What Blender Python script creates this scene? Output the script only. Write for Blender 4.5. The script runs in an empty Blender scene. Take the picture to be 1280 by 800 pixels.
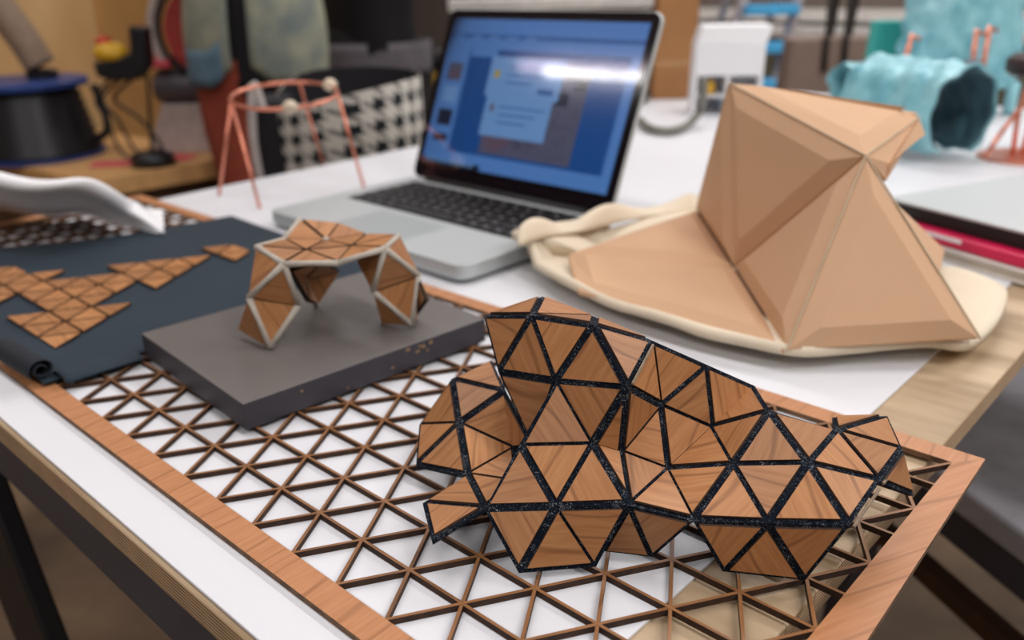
import bpy, bmesh, math, random
from mathutils import Vector, Matrix
random.seed(7)
sc = bpy.context.scene
col = sc.collection
# ---------------------------------------------------------------- units
# All coordinates below are in "cells": one cell = the side of one lattice triangle,
# z = 0 is the top face of the laser cut lattice that lies on the table.
S = 0.0343
Z0 = 0.80
FLOOR = -Z0 / S
def T(p): return Vector((p[0]*S, p[1]*S, p[2]*S + Z0))
# ---------------------------------------------------------------- camera
CW = Vector((16.23986519, -6.25060313, 7.47710297))
CR = (Vector((0.71534048, 0.69835465, -0.02426481)), Vector((0, 0, 0)), Vector((-0.65091888, 0.65331729, -0.38662789)))
RX = CR[0].normalized(); FW = CR[2].normalized(); DN = FW.cross(RX).normalized()
FPX = 1070.34; CX = 640-70.37; CY = 400+16.12
def ray(u, v): return RX*((u-CX)/FPX) + DN*((v-CY)/FPX) + FW
def P(u, v, z):            # the point of height z seen in direction (u, v)
    d = ray(u, v); return CW + d*((z-CW.z)/d.z)
def PD(u, v, D):           # the point at depth D in direction (u, v)
    return CW + ray(u, v)*D
cam = bpy.data.cameras.new('camera'); co = bpy.data.objects.new('camera', cam); col.objects.link(co)
UP = -DN; BK = -FW
co.matrix_world = Matrix(((RX.x, UP.x, BK.x, T(CW).x), (RX.y, UP.y, BK.y, T(CW).y), (RX.z, UP.z, BK.z, T(CW).z), (0, 0, 0, 1)))
cam.sensor_width = 36; cam.lens = FPX/1280*36
cam.shift_x = 70.37/1280; cam.shift_y = 16.12/1280
cam.clip_start = 0.02; cam.clip_end = 50
cam.dof.use_dof = True; cam.dof.focus_distance = 0.405; cam.dof.aperture_fstop = 6.0
sc.camera = co
# ---------------------------------------------------------------- world, light, exposure
w = bpy.data.worlds.new('world'); sc.world = w; w.use_nodes = True
w.node_tree.nodes['Background'].inputs[0].default_value = (0.8, 0.9, 1, 1)
w.node_tree.nodes['Background'].inputs[1].default_value = 0.6
sc.view_settings.view_transform = 'Standard'; sc.view_settings.look = 'None'
sc.view_settings.exposure = -0.25; sc.view_settings.gamma = 1; sc.view_settings.use_curve_mapping = False
CEIL = 55
LAMPS = [(-60, -49), (-64, 5), (-64, 55), (0, -49), (-8, 5), (-8, 55), (50, -49), (50, 5), (50, 55), (-60, 100), (0, 100), (60, 100)]  # last row of lamps is added to brighten the far background
LAMP_W = {(-60, -49): 4, (0, -49): 16, (50, -49): 20, (-64, 5): 8, (-64, 55): 9, (-8, 5): 12, (50, 5): 26, (50, 55): 36, (-8, 55): 22, (-60, 100): 12, (0, 100): 20, (60, 100): 20}
LAMP_COL = (1.0, 0.985, 0.98)
def area(name, loc, sx, sy, power):
    l = bpy.data.lights.new(name, 'AREA'); l.shape = 'RECTANGLE'; l.size = sx; l.size_y = sy; l.energy = power; l.color = LAMP_COL
    o = bpy.data.objects.new(name, l); o.location = T(loc); col.objects.link(o); return o
for i, (x, y) in enumerate(LAMPS): area('lamp_light', (x, y, CEIL-3.4), 1.2 if i else .8, .30 if i else .04, LAMP_W[(x, y)])
# ---------------------------------------------------------------- data
SHELL_V={'A0':(7.901,2.765,2.607),'A1':(8.882,2.731,2.873),'A1b':(8.368,3.587,2.799),'A2':(9.883,2.826,2.966),'A2b':(9.351,3.618,2.698),'A3':(10.324,3.629,2.58),'A0b':(8.547,2.375,1.993),'B1':(9.546,2.466,2.133),'B2':(10.559,2.701,2.283),'C1':(9.49,1.76,1.37),'C2':(10.284,2.351,1.448),'D0':(9.462,1.033,0.677),'D1':(10.316,1.52,0.852),'D2':(11.111,2.047,0.988),'E0':(10.204,0.902,0.079),'E1':(10.863,1.694,0.078),'F1':(10.593,3.52,1.707),'G1':(10.791,4.385,2.081),'H1':(11.1,4.174,1.253),'G2':(11.261,5.075,1.625),'G3':(11.882,4.264,1.75),'X':(10.546,2.654,1.292),'J':(11.005,3.153,0.968),'L':(11.826,2.465,0.861),'M':(11.307,2.392,0.067),'N':(10.748,2.022,0.08),'P':(11.833,3.429,1.254),'Q':(12.666,3.828,1.432),'RR':(12.609,2.919,0.947),'S':(13.406,3.414,1.047),'T':(12.169,2.776,0.06),'U':(13.05,3.241,0.118),'W':(12.607,4.861,1.471),'VV':(13.382,4.413,1.201),'Y':(13.323,5.423,1.204),'W2':(12.256,5.721,1.205),'Z1':(12.879,6.067,1.317),'AA':(13.602,5.335,0.63),'Mx':(9.23,2.365,0.977),'a':(7.071,2.85,1.22),'b':(7.994,3.116,1.196),'c':(7.774,2.275,0.875),'d':(8.602,2.641,0.58),'e':(8.509,1.697,0.496),'f':(6.839,2.286,0.503),'g':(7.518,1.56,0.336),'T0':(7.133,3.747,1.271),'h':(9.279,1.929,0.587),'i':(8.564,0.725,0.505),'k':(9.36,0.123,0.593)}
SHELL_T='A0 A1 A0b;A0 A1b A1;A1 A1b A2b;A1 A2b A2;A2 A2b A3;A1 B1 A0b;A1 A2 B1;B1 A2 B2;A2 A3 B2;B1 B2 C2;B1 C2 C1;C1 C2 D1;C1 D1 D0;C2 D2 D1;D0 D1 E0;D1 E1 E0;D1 D2 E1;A0b B1 Mx;b Mx d;A3 F1 B2;A3 G1 F1;G1 H1 F1;F1 H1 J;F1 J X;F1 X B2;B2 X C2;C2 X D2;X J D2;J L D2;D2 L M;D2 M N;G1 G2 H1;G2 G3 H1;H1 G3 P;H1 P J;J P L;G3 Q P;P Q RR;P RR L;L RR T;RR U T;RR S U;Q S RR;Q VV S;G3 W Q;W VV Q;W Y VV;W Z1 Y;W W2 Z1;VV Y AA;a T0 b;a b c;c b d;c d e;e g c;c g f;c f a;d h e;e h D0;e D0 i;i D0 k'
ARCH_V={'a0':(1.539,2.827,2.436),'a1':(2.5,2.803,2.288),'a2':(3.04,3.708,2.194),'a3':(3.47,4.593,2.369),'a4':(2.947,5.435,2.349),'b0':(0.566,4.614,2.463),'b1':(0.953,5.419,2.264),'b3':(1.962,5.414,2.189),'c0':(1.516,4.585,2.147),'c1':(2.029,3.679,2.241),'c4':(1.073,3.798,2.28),'c2':(2.482,4.537,2.215),'l0':(1.908,2.285,1.588),'l1':(2.434,3.083,1.331),'l2':(2.322,2.383,0.576),'l3':(1.346,2.271,0.762),'m0':(1.368,4.018,1.414),'m1':(1.091,4.486,0.571),'m2':(1.388,5,1.351),'m3':(1.791,3.753,1.069),'mt':(1.923,4.088,1.935),'n0':(1.958,3.26,1.939),'r0':(3.206,4.429,1.434),'r1':(3.666,5.302,1.659),'r2':(3.731,4.989,0.65),'r3':(4.146,5.08,1.286),'r5':(3.349,5.471,0.57),'r4':(2.996,4.777,0.562),'pp':(2.487,4.631,1.917)}
ARCH_T='a0 a1 c1;a0 c1 c4;a1 a2 c1;c1 c0 c4;c1 c2 c0;c1 a2 c2;a2 a3 c2;c2 a3 a4;c2 a4 b3;c2 b3 c0;c0 b3 b1;c0 b1 b0;c0 b0 c4;a0 l0 a1;a1 l0 l1;l0 l2 l1;l0 l3 l2;a3 r1 a4;a3 r0 r1;r0 r2 r1;r0 r4 r2;r1 r2 r5;r1 r5 r3;a3 pp r0;mt m0 m2;m0 m1 m2;m0 m3 m1;mt n0 m0;n0 m3 m0'
CARD={'P0':(9.926,9.43,0.37),'CM':(6.786,13.241,0.484),'B2':(3.679,16.767,0.748),'B0':(3.377,10.812,0.729),'N1':(9.825,12.38,3.792),'TL':(5.464,14.636,4.758),'TR':(9.291,17.166,4.055),'PR':(12.661,12.116,0.532)}

SV = {k: Vector(v) for k, v in SHELL_V.items()}
AV = {k: Vector(v) for k, v in ARCH_V.items()}
CV = {k: Vector(v) for k, v in CARD.items()}
# ---------------------------------------------------------------- materials
def lin(c): return tuple(((x/255)/12.92 if x/255 <= .04045 else ((x/255+.055)/1.055)**2.4) for x in c)
def newmat(name):
    m = bpy.data.materials.new(name); m.use_nodes = True; nt = m.node_tree
    return m, nt, nt.nodes['Principled BSDF'], nt.nodes.new, nt.links.new
def mat(name, rgb, rough=.6, metal=0, var=.12, scale=30, bump=0, bscale=200, rgb2=None, stretch=(1, 1, 1), spec=.5, trans=0, alpha=1):
    m, nt, b, N, L = newmat(name)
    c = lin(rgb); c2 = lin(rgb2) if rgb2 else tuple(x*(1-var*2) for x in c)
    tc = N('ShaderNodeTexCoord'); mp = N('ShaderNodeMapping'); mp.inputs['Scale'].default_value = stretch
    L(tc.outputs['Object'], mp.inputs[0])
    n = N('ShaderNodeTexNoise'); n.inputs['Scale'].default_value = scale; n.inputs['Detail'].default_value = 5
    L(mp.outputs[0], n.inputs['Vector'])
    r = N('ShaderNodeValToRGB'); r.color_ramp.elements[0].position = .3; r.color_ramp.elements[1].position = .7
    r.color_ramp.elements[0].color = (*c2, 1); r.color_ramp.elements[1].color = (*c, 1)
    L(n.outputs['Fac'], r.inputs[0]); L(r.outputs[0], b.inputs['Base Color'])
    b.inputs['Roughness'].default_value = rough; b.inputs['Metallic'].default_value = metal
    b.inputs['Specular IOR Level'].default_value = spec
    b.inputs['Transmission Weight'].default_value = trans; b.inputs['Alpha'].default_value = alpha
    if bump:
        n2 = N('ShaderNodeTexNoise'); n2.inputs['Scale'].default_value = bscale; n2.inputs['Detail'].default_value = 4
        L(mp.outputs[0], n2.inputs['Vector'])
        bp = N('ShaderNodeBump'); bp.inputs['Strength'].default_value = bump; bp.inputs['Distance'].default_value = .002
        L(n2.outputs['Fac'], bp.inputs['Height']); L(bp.outputs[0], b.inputs['Normal'])
    return m
def veneer(name, light, dark, line, rough=.42):
    m, nt, b, N, L = newmat(name)
    uv = N('ShaderNodeUVMap')
    mp = N('ShaderNodeMapping'); mp.inputs['Scale'].default_value = (.8, 9, 1); L(uv.outputs[0], mp.inputs[0])
    n = N('ShaderNodeTexNoise'); n.inputs['Scale'].default_value = 1.6; n.inputs['Detail'].default_value = 6; n.inputs['Distortion'].default_value = .5
    L(mp.outputs[0], n.inputs['Vector'])
    mp2 = N('ShaderNodeMapping'); mp2.inputs['Scale'].default_value = (.35, 1, 1); L(uv.outputs[0], mp2.inputs[0])
    wv = N('ShaderNodeTexWave'); wv.inputs['Scale'].default_value = .6; wv.inputs['Distortion'].default_value = 10; wv.inputs['Detail'].default_value = 2; wv.inputs['Detail Scale'].default_value = 1.0
    wv.bands_direction = 'Y'; L(mp2.outputs[0], wv.inputs['Vector'])
    r = N('ShaderNodeValToRGB'); r.color_ramp.elements[0].position = .25; r.color_ramp.elements[1].position = .75
    r.color_ramp.elements[0].color = (*lin(dark), 1); r.color_ramp.elements[1].color = (*lin(light), 1)
    L(n.outputs['Fac'], r.inputs[0])
    r2 = N('ShaderNodeValToRGB'); r2.color_ramp.elements[0].position = 0; r2.color_ramp.elements[1].position = .045
    r2.color_ramp.elements[0].color = (.5, .5, .5, 1); r2.color_ramp.elements[1].color = (0, 0, 0, 1)
    L(wv.outputs['Fac'], r2.inputs[0])
    mx = N('ShaderNodeMixRGB'); L(r2.outputs[0], mx.inputs[0]); L(r.outputs[0], mx.inputs[1]); mx.inputs[2].default_value = (*lin(line), 1)
    oi = N('ShaderNodeObjectInfo'); mr = N('ShaderNodeMapRange'); mr.inputs[3].default_value = .80; mr.inputs[4].default_value = 1.12
    L(oi.outputs['Random'], mr.inputs[0])
    hs = N('ShaderNodeHueSaturation'); L(mx.outputs[0], hs.inputs['Color']); L(mr.outputs[0], hs.inputs['Value'])
    L(hs.outputs[0], b.inputs['Base Color']); b.inputs['Roughness'].default_value = rough; b.inputs['Specular IOR Level'].default_value = .35
    bp = N('ShaderNodeBump'); bp.inputs['Strength'].default_value = .15; bp.inputs['Distance'].default_value = .0005
    L(n.outputs['Fac'], bp.inputs['Height']); L(bp.outputs[0], b.inputs['Normal'])
    return m
def felt(name, base, fleck, lo=.60, hi=.66, sc_=900):
    m, nt, b, N, L = newmat(name)
    tc = N('ShaderNodeTexCoord')
    n = N('ShaderNodeTexNoise'); n.inputs['Scale'].default_value = sc_; n.inputs['Detail'].default_value = 3; n.inputs['Distortion'].default_value = 2.5
    L(tc.outputs['Object'], n.inputs['Vector'])
    n3 = N('ShaderNodeTexNoise'); n3.inputs['Scale'].default_value = 130; L(tc.outputs['Object'], n3.inputs['Vector'])
    ad = N('ShaderNodeMath'); ad.operation = 'MULTIPLY_ADD'; ad.inputs[1].default_value = .25; L(n3.outputs['Fac'], ad.inputs[0]); L(n.outputs['Fac'], ad.inputs[2])
    r = N('ShaderNodeValToRGB'); r.color_ramp.elements[0].position = lo+.125; r.color_ramp.elements[1].position = hi+.125
    r.color_ramp.elements[0].color = (*lin(base), 1); r.color_ramp.elements[1].color = (*lin(fleck), 1)
    L(ad.outputs[0], r.inputs[0]); L(r.outputs[0], b.inputs['Base Color'])
    b.inputs['Roughness'].default_value = .95; b.inputs['Specular IOR Level'].default_value = .1
    bp = N('ShaderNodeBump'); bp.inputs['Strength'].default_value = .5; bp.inputs['Distance'].default_value = .001
    L(n.outputs['Fac'], bp.inputs['Height']); L(bp.outputs[0], b.inputs['Normal'])
    return m
def plyedge(name, a, bcol, period=.0022):
    m, nt, b, N, L = newmat(name)
    tc = N('ShaderNodeTexCoord'); wv = N('ShaderNodeTexWave'); wv.bands_direction = 'Z'; wv.inputs['Scale'].default_value = .314/period
    wv.inputs['Distortion'].default_value = .6; wv.inputs['Detail'].default_value = 1
    mp = N('ShaderNodeMapping'); mp.inputs['Scale'].default_value = (.02, .02, 1)
    L(tc.outputs['Object'], mp.inputs[0]); L(mp.outputs[0], wv.inputs['Vector'])
    n = N('ShaderNodeTexNoise'); n.inputs['Scale'].default_value = 60; n.inputs['Detail'].default_value = 5; L(tc.outputs['Object'], n.inputs['Vector'])
    mm = N('ShaderNodeMath'); mm.operation = 'MULTIPLY_ADD'; mm.inputs[1].default_value = .6; L(n.outputs['Fac'], mm.inputs[0]); L(wv.outputs['Fac'], mm.inputs[2])
    r = N('ShaderNodeValToRGB'); r.color_ramp.elements[0].position = .3; r.color_ramp.elements[1].position = .9
    r.color_ramp.elements[0].color = (*lin(bcol), 1); r.color_ramp.elements[1].color = (*lin(a), 1)
    L(mm.outputs[0], r.inputs[0]); L(r.outputs[0], b.inputs['Base Color']); b.inputs['Roughness'].default_value = .85
    return m
def glow(name, rgb, e):
    m, nt, b, N, L = newmat(name)
    c = lin(rgb); b.inputs['Base Color'].default_value = (*[x*.2 for x in c], 1)
    b.inputs['Emission Color'].default_value = (*c, 1); b.inputs['Emission Strength'].default_value = e
    b.inputs['Roughness'].default_value = .12; return m
def houndstooth():
    m, nt, b, N, L = newmat('houndstooth')
    uv = N('ShaderNodeUVMap'); sp = N('ShaderNodeSeparateXYZ'); L(uv.outputs[0], sp.inputs[0])
    def M(op, a, b_=None):
        n = N('ShaderNodeMath'); n.operation = op
        for i, v in enumerate((a, b_)):
            if v is None: continue
            if isinstance(v, (int, float)): n.inputs[i].default_value = v
            else: L(v, n.inputs[i])
        return n.outputs[0]
    x, y = sp.outputs[0], sp.outputs[1]
    A = M('LESS_THAN', M('FRACT', x), .5); B = M('LESS_THAN', M('FRACT', y), .5)
    d = M('LESS_THAN', M('FRACT', M('MULTIPLY', M('ADD', x, y), 2)), .5)
    xr = M('ABSOLUTE', M('SUBTRACT', A, B))
    v = M('ADD', M('MULTIPLY', A, B), M('MULTIPLY', M('MULTIPLY', xr, d), .75))
    mx = N('ShaderNodeMixRGB'); L(v, mx.inputs[0]); mx.inputs[1].default_value = (*lin((200, 195, 185)), 1); mx.inputs[2].default_value = (*lin((14, 22, 28)), 1)
    L(mx.outputs[0], b.inputs['Base Color']); b.inputs['Roughness'].default_value = .9
    return m
M = {}
M['white'] = mat('white_laminate', (222, 223, 227), .38, var=.01, scale=4, spec=.3)
M['paper'] = mat('white_paper', (238, 238, 240), .8, var=.02, scale=8)
M['ply'] = mat('birch_board', (205, 182, 150), .55, var=.2, scale=9, rgb2=(142, 116, 84), stretch=(.6, 3, 1), bump=.15, bscale=60)
M['plyedge'] = plyedge('board_edge', (196, 166, 130), (112, 86, 62))
M['legsteel'] = mat('black_leg', (20, 20, 26), .5, .2, var=.1)
M['steel'] = mat('black_steel', (80, 80, 90), .45, .3, var=.1, scale=20)
M['veneer'] = veneer('cherry_veneer', (184, 132, 86), (158, 104, 62), (104, 62, 34))
M['veneer2'] = veneer('cherry_veneer_sheet', (188, 134, 94), (168, 114, 76), (130, 84, 52))
M['latwood'] = veneer('charred_lattice_wood', (160, 112, 72), (122, 82, 50), (84, 54, 32))
M['burnt'] = mat('laser_burnt_edge', (66, 40, 24), .8, var=.3, scale=200)
M['burntlight'] = mat('laser_cut_edge', (150, 130, 108), .8, var=.25, scale=200)
M['sidewood'] = mat('border_side', (128, 96, 70), .8, var=.3, scale=120)
M['navy'] = felt('navy_felt', (18, 24, 34), (140, 145, 150), .60, .69, 750)
M['whitefelt'] = felt('pale_felt', (196, 188, 176), (150, 140, 128), .5, .7)
M['olive'] = mat('dark_seam', (70, 58, 38), .9)
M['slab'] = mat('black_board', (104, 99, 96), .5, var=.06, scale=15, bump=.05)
M['slabshade'] = mat('black_board_shaded', (62, 59, 66), .55, var=.08, scale=40)  # board sides darker than the top: shade put into the colour
M['chip'] = mat('chipped_core', (150, 120, 90), .9)
M['cloth'] = mat('teal_cloth', (30, 46, 58), .85, var=.08, scale=12, bump=.2, bscale=900)
M['clothdark'] = mat('teal_cloth_back', (20, 28, 38), .8)
M['card'] = mat('greyboard', (208, 168, 132), .75, var=.03, scale=12, bump=.05, bscale=300)
M['cardedge'] = mat('greyboard_edge', (206, 182, 152), .8)
M['foam'] = mat('cream_foam', (228, 214, 190), .9, var=.04, scale=20)
M['alu'] = mat('aluminium', (194, 200, 201), .42, .3, var=.02, scale=5)
M['aludark'] = mat('trackpad_glass', (182, 189, 191), .35, .3, var=.01)
M['key'] = mat('black_key', (24, 24, 28), .5)
M['legend'] = mat('legend_grey', (150, 152, 158), .6)
M['keywell'] = mat('key_well', (32, 33, 38), .5, .1)
M['glassblack'] = mat('black_glass', (22, 16, 22), .08, spec=.6, var=.02)
M['rubber'] = mat('black_rubber', (18, 18, 20), .6)
M['copper'] = mat('copper', (228, 146, 120), .3, .8, var=.06, scale=40)
M['solder'] = mat('solder_lump', (222, 205, 180), .5)
M['cardboard'] = mat('brown_cardboard', (168, 118, 72), .8, var=.05)
M['cardboardshade'] = mat('shaded_cardboard', (92, 62, 44), .8)  # cardboard colour darkened to stand for shade
M['tape'] = mat('packing_tape', (186, 142, 98), .3)
M['cyan'] = mat('cyan_foil', (158, 212, 220), .3, .0, var=.18, scale=25, rgb2=(104, 172, 186), bump=1.0, bscale=60)
M['teal'] = mat('teal_foam', (64, 178, 170), .8, var=.05)
M['dark'] = mat('dark_fabric', (24, 22, 28), .9, var=.1)
M['black'] = mat('black_plastic', (20, 20, 26), .4, var=.1)
M['blue'] = mat('blue_plastic', (40, 70, 140), .4)
M['skyblue'] = mat('sky_blue_tread', (80, 185, 240), .5)
M['silver'] = mat('silver_rail', (190, 185, 190), .35, .5)
M['taupe'] = mat('taupe_leather', (138, 118, 106), .8, var=.06)
M['strap'] = mat('dark_strap', (60, 54, 50), .8)
M['greytube'] = mat('grey_tube', (118, 116, 108), .5)
M['denim'] = mat('washed_denim', (156, 156, 134), .9, var=.2, scale=14, rgb2=(104, 114, 112), bump=.4, bscale=90)
M['denimblue'] = mat('blue_denim_cuff', (92, 120, 138), .9, var=.15, scale=20)
M['rust'] = mat('rust_trousers', (150, 66, 46), .9, var=.1)
M['blacktop'] = mat('black_top', (16, 15, 22), .9)
M['greyknit'] = mat('grey_knit', (112, 108, 114), .95, var=.1, bump=.3)
M['skin'] = mat('skin', (205, 145, 115), .55, var=.04)
M['hair'] = mat('brown_hair', (50, 32, 22), .7)
M['hound'] = houndstooth()
M['webbing'] = mat('white_webbing', (190, 180, 176), .9)
M['benchtop'] = mat('bench_wood', (208, 160, 104), .6, var=.1, scale=10, stretch=(1, 4, 1))
M['benchdark'] = mat('bench_dark_wood', (78, 52, 34), .8)
M['plypanel'] = mat('plywood_panel', (222, 184, 130), .7, var=.1, scale=2.2, rgb2=(204, 160, 104), stretch=(3, 3, 1))
M['hose'] = mat('beige_hose', (176, 150, 128), .6)
M['red'] = mat('red_disc', (176, 60, 52), .6)
M['redplastic'] = mat('red_plastic', (205, 50, 40), .4)
M['yellow'] = mat('yellow_plastic', (226, 176, 40), .4)
M['pink'] = mat('pink_paper', (214, 74, 92), .7)
M['magenta'] = mat('magenta_folder', (222, 24, 84), .45)
M['lightgrey'] = mat('light_grey_metal', (196, 182, 176), .5, .1)
M['midgrey'] = mat('mid_grey_metal', (98, 96, 104), .5, .2)
M['book'] = mat('cream_pages', (208, 198, 180), .8)
M['bookcover'] = mat('white_cover', (226, 220, 212), .6)
M['greychair'] = mat('grey_seat', (190, 190, 198), .7)
M['floor'] = mat('concrete_floor', (122, 100, 76), .7, var=.3, scale=5, rgb2=(72, 56, 42), bump=.1, bscale=20)
M['wall'] = mat('painted_wall', (150, 142, 132), .85, var=.04, scale=2)
M['wallback'] = mat('taupe_wall', (116, 104, 96), .85, var=.06, scale=3)
M['ceiling'] = mat('ceiling_paint', (225, 222, 216), .9)
M['counter'] = mat('white_counter', (225, 220, 214), .5)
M['olivegrey'] = mat('olive_cabinet', (104, 100, 80), .7)
M['lamp'] = glow('lamp_diffuser', (255, 225, 235), 6)
M['fixture'] = mat('lamp_housing', (225, 225, 225), .5)
M['brownseat'] = mat('brown_seat', (58, 36, 34), .5)
M['bluewhite'] = mat('pale_blue_plastic', (205, 220, 238), .5)
# ---------------------------------------------------------------- mesh building
ORG = {}
class MB:
    def __init__(s, m=None): s.v = []; s.f = []; s.uv = []; s.mi = []; s.M = m
    def add(s, vs, fs, uv=None, mi=0):
        o = len(s.v)
        vs = [Vector(v) for v in vs]
        if s.M is not None: vs = [s.M @ v for v in vs]
        s.v += vs
        for k, f in enumerate(fs):
            s.f.append([i+o for i in f]); s.mi.append(mi[k] if isinstance(mi, list) else mi)
            s.uv.append([uv[i] for i in f] if uv else None)
        return s
    def box(s, a, b, mi=0):
        (x0, y0, z0), (x1, y1, z1) = a, b
        return s.add([(x0,y0,z0),(x1,y0,z0),(x1,y1,z0),(x0,y1,z0),(x0,y0,z1),(x1,y0,z1),(x1,y1,z1),(x0,y1,z1)],
                     [(0,3,2,1),(4,5,6,7),(0,1,5,4),(1,2,6,5),(2,3,7,6),(3,0,4,7)], mi=mi)
    def prism(s, poly, off, uvs=None, mi=(0, 0, 0)):      # poly + offset vector; mi = bottom, top, side
        n = len(poly); poly = [Vector(p) for p in poly]; off = Vector(off)
        fs = [list(range(n))[::-1], list(range(n, 2*n))] + [(i, (i+1) % n, n+(i+1) % n, n+i) for i in range(n)]
        return s.add(poly+[p+off for p in poly], fs, (uvs+uvs) if uvs else None, mi=[mi[0], mi[1]]+[mi[2]]*n)
    def frustum(s, lo, hi, uvs=None, mi=(0, 0, 0)):
        n = len(lo)
        fs = [list(range(n))[::-1], list(range(n, 2*n))] + [(i, (i+1) % n, n+(i+1) % n, n+i) for i in range(n)]
        return s.add(list(lo)+list(hi), fs, (uvs+uvs) if uvs else None, mi=[mi[0], mi[1]]+[mi[2]]*n)
    def tube(s, path, r, n=10, closed=False, cap=True):
        path = [Vector(p) for p in path]; k = len(path); rs = r if isinstance(r, (list, tuple)) else [r]*k
        vs = []; up = Vector((0, 0, 1)); prev = None
        for i, p in enumerate(path):
            a = path[(i-1) % k] if (closed or i) else p; b = path[(i+1) % k] if (closed or i < k-1) else p
            t = (b-a).normalized()
            if prev is None:
                x = t.cross(up)
                if x.length < .05: x = t.cross(Vector((1, 0, 0)))
            else: x = prev - t*prev.dot(t)
            x.normalize(); prev = x; y = t.cross(x)
            vs += [p + (x*math.cos(q*2*math.pi/n) + y*math.sin(q*2*math.pi/n))*rs[i] for q in range(n)]
        fs = []
        for i in range(k if closed else k-1):
            j = (i+1) % k
            fs += [(i*n+q, i*n+(q+1) % n, j*n+(q+1) % n, j*n+q) for q in range(n)]
        if not closed and cap: fs += [list(range(n))[::-1], list(range((k-1)*n, k*n))]
        return s.add(vs, fs)
    def lathe(s, prof, c, n=32, sx=1, sy=1, uvk=None):     # prof: (r, z)
        c = Vector(c); vs = []; uv = []
        for r, z in prof:
            for q in range(n):
                a = q*2*math.pi/n; vs.append(c+Vector((r*sx*math.cos(a), r*sy*math.sin(a), z))); uv.append((q*(uvk or 1), z))
        fs = [(i*n+q, i*n+(q+1) % n, (i+1)*n+(q+1) % n, (i+1)*n+q) for i in range(len(prof)-1) for q in range(n)]
        if prof[0][0] > 1e-6: fs.append(list(range(n))[::-1])
        if prof[-1][0] > 1e-6: fs.append(list(range((len(prof)-1)*n, len(prof)*n)))
        return s.add(vs, fs, uv if uvk else None)
    def grid(s, fn, nu, nv, uvfn=None):
        vs = [fn(i/nu, j/nv) for j in range(nv+1) for i in range(nu+1)]
        uv = [uvfn(i/nu, j/nv) for j in range(nv+1) for i in range(nu+1)] if uvfn else None
        fs = [(j*(nu+1)+i, j*(nu+1)+i+1, (j+1)*(nu+1)+i+1, (j+1)*(nu+1)+i) for j in range(nv) for i in range(nu)]
        return s.add(vs, fs, uv)
    def build(s, name, mats, parent=None, smooth=False, bevel=0, seg=2, solid=0, sub=0, offset=-1, recalc=True):
        W = [T(v) for v in s.v]
        if parent is not None: o = ORG[parent.name]
        else:
            o = Vector((sum(v.x for v in W)/len(W), sum(v.y for v in W)/len(W), min(v.z for v in W)))
        me = bpy.data.meshes.new(name); me.from_pydata([v-o for v in W], [], s.f)
        for m in (mats if isinstance(mats, (list, tuple)) else [mats]): me.materials.append(m)
        for p, mi in zip(me.polygons, s.mi): p.material_index = mi
        if any(s.uv):
            ul = me.uv_layers.new(name='UVMap'); k = 0
            for p, u in zip(me.polygons, s.uv):
                for q in range(p.loop_total):
                    if u: ul.data[p.loop_start+q].uv = u[q]
        if recalc:
            bm = bmesh.new(); bm.from_mesh(me); bmesh.ops.recalc_face_normals(bm, faces=bm.faces); bm.to_mesh(me); bm.free()
        if smooth:
            for p in me.polygons: p.use_smooth = True
        ob = bpy.data.objects.new(name, me); col.objects.link(ob)
        if parent is not None: ob.parent = parent
        else: ob.location = o
        ORG[ob.name] = o
        if solid:
            md = ob.modifiers.new('solid', 'SOLIDIFY'); md.thickness = solid*S; md.offset = offset
        if bevel:
            md = ob.modifiers.new('bevel', 'BEVEL'); md.width = bevel*S; md.segments = seg; md.limit_method = 'ANGLE'; md.angle_limit = .6
        if sub:
            md = ob.modifiers.new('sub', 'SUBSURF'); md.levels = sub; md.render_levels = sub
        return ob
def tag(o, label, cat, group=None):
    o['label'] = label; o['category'] = cat
    if group: o['group'] = group
    return o
def struct(o): o['kind'] = 'structure'; return o
def thing(name, label, cat, base, group=None):
    o = bpy.data.objects.new(name, None); o.empty_display_size = .02; col.objects.link(o)
    o.location = T(base); ORG[o.name] = T(base); return tag(o, label, cat, group)
def frame(o, ang=0, tilt=None):            # local frame at o turned by ang about z
    return Matrix.Translation(Vector(o)) @ Matrix.Rotation(ang, 4, 'Z')
def basis(o, x, y, z):
    m = Matrix.Identity(4)
    for i, a in enumerate((x, y, z)):
        a = Vector(a).normalized()
        for k in range(3): m[k][i] = a[k]
    for k in range(3): m[k][3] = o[k]
    return m
def rrect(x0, y0, x1, y1, r, z, n=6):
    pts = []
    for cx, cy, a0 in ((x1-r, y1-r, 0), (x0+r, y1-r, 90), (x0+r, y0+r, 180), (x1-r, y0+r, 270)):
        for q in range(n+1):
            a = math.radians(a0+90*q/n); pts.append((cx+r*math.cos(a), cy+r*math.sin(a), z))
    return pts
def inset(poly, d):                          # parallel inset of a planar convex polygon
    n = len(poly); c = sum(poly, Vector())/n; nn = Vector()
    for i in range(n): nn += (poly[i]-c).cross(poly[(i+1) % n]-c)
    nn.normalize(); out = []
    for i in range(n):
        p0, p1, p2 = poly[i-1], poly[i], poly[(i+1) % n]
        e1 = (p1-p0).normalized(); e2 = (p2-p1).normalized()
        n1 = nn.cross(e1); n2 = nn.cross(e2)
        k = 1+n1.dot(n2); out.append(p1+(n1+n2)*(d/max(k, .12)))
    return out, nn
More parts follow.
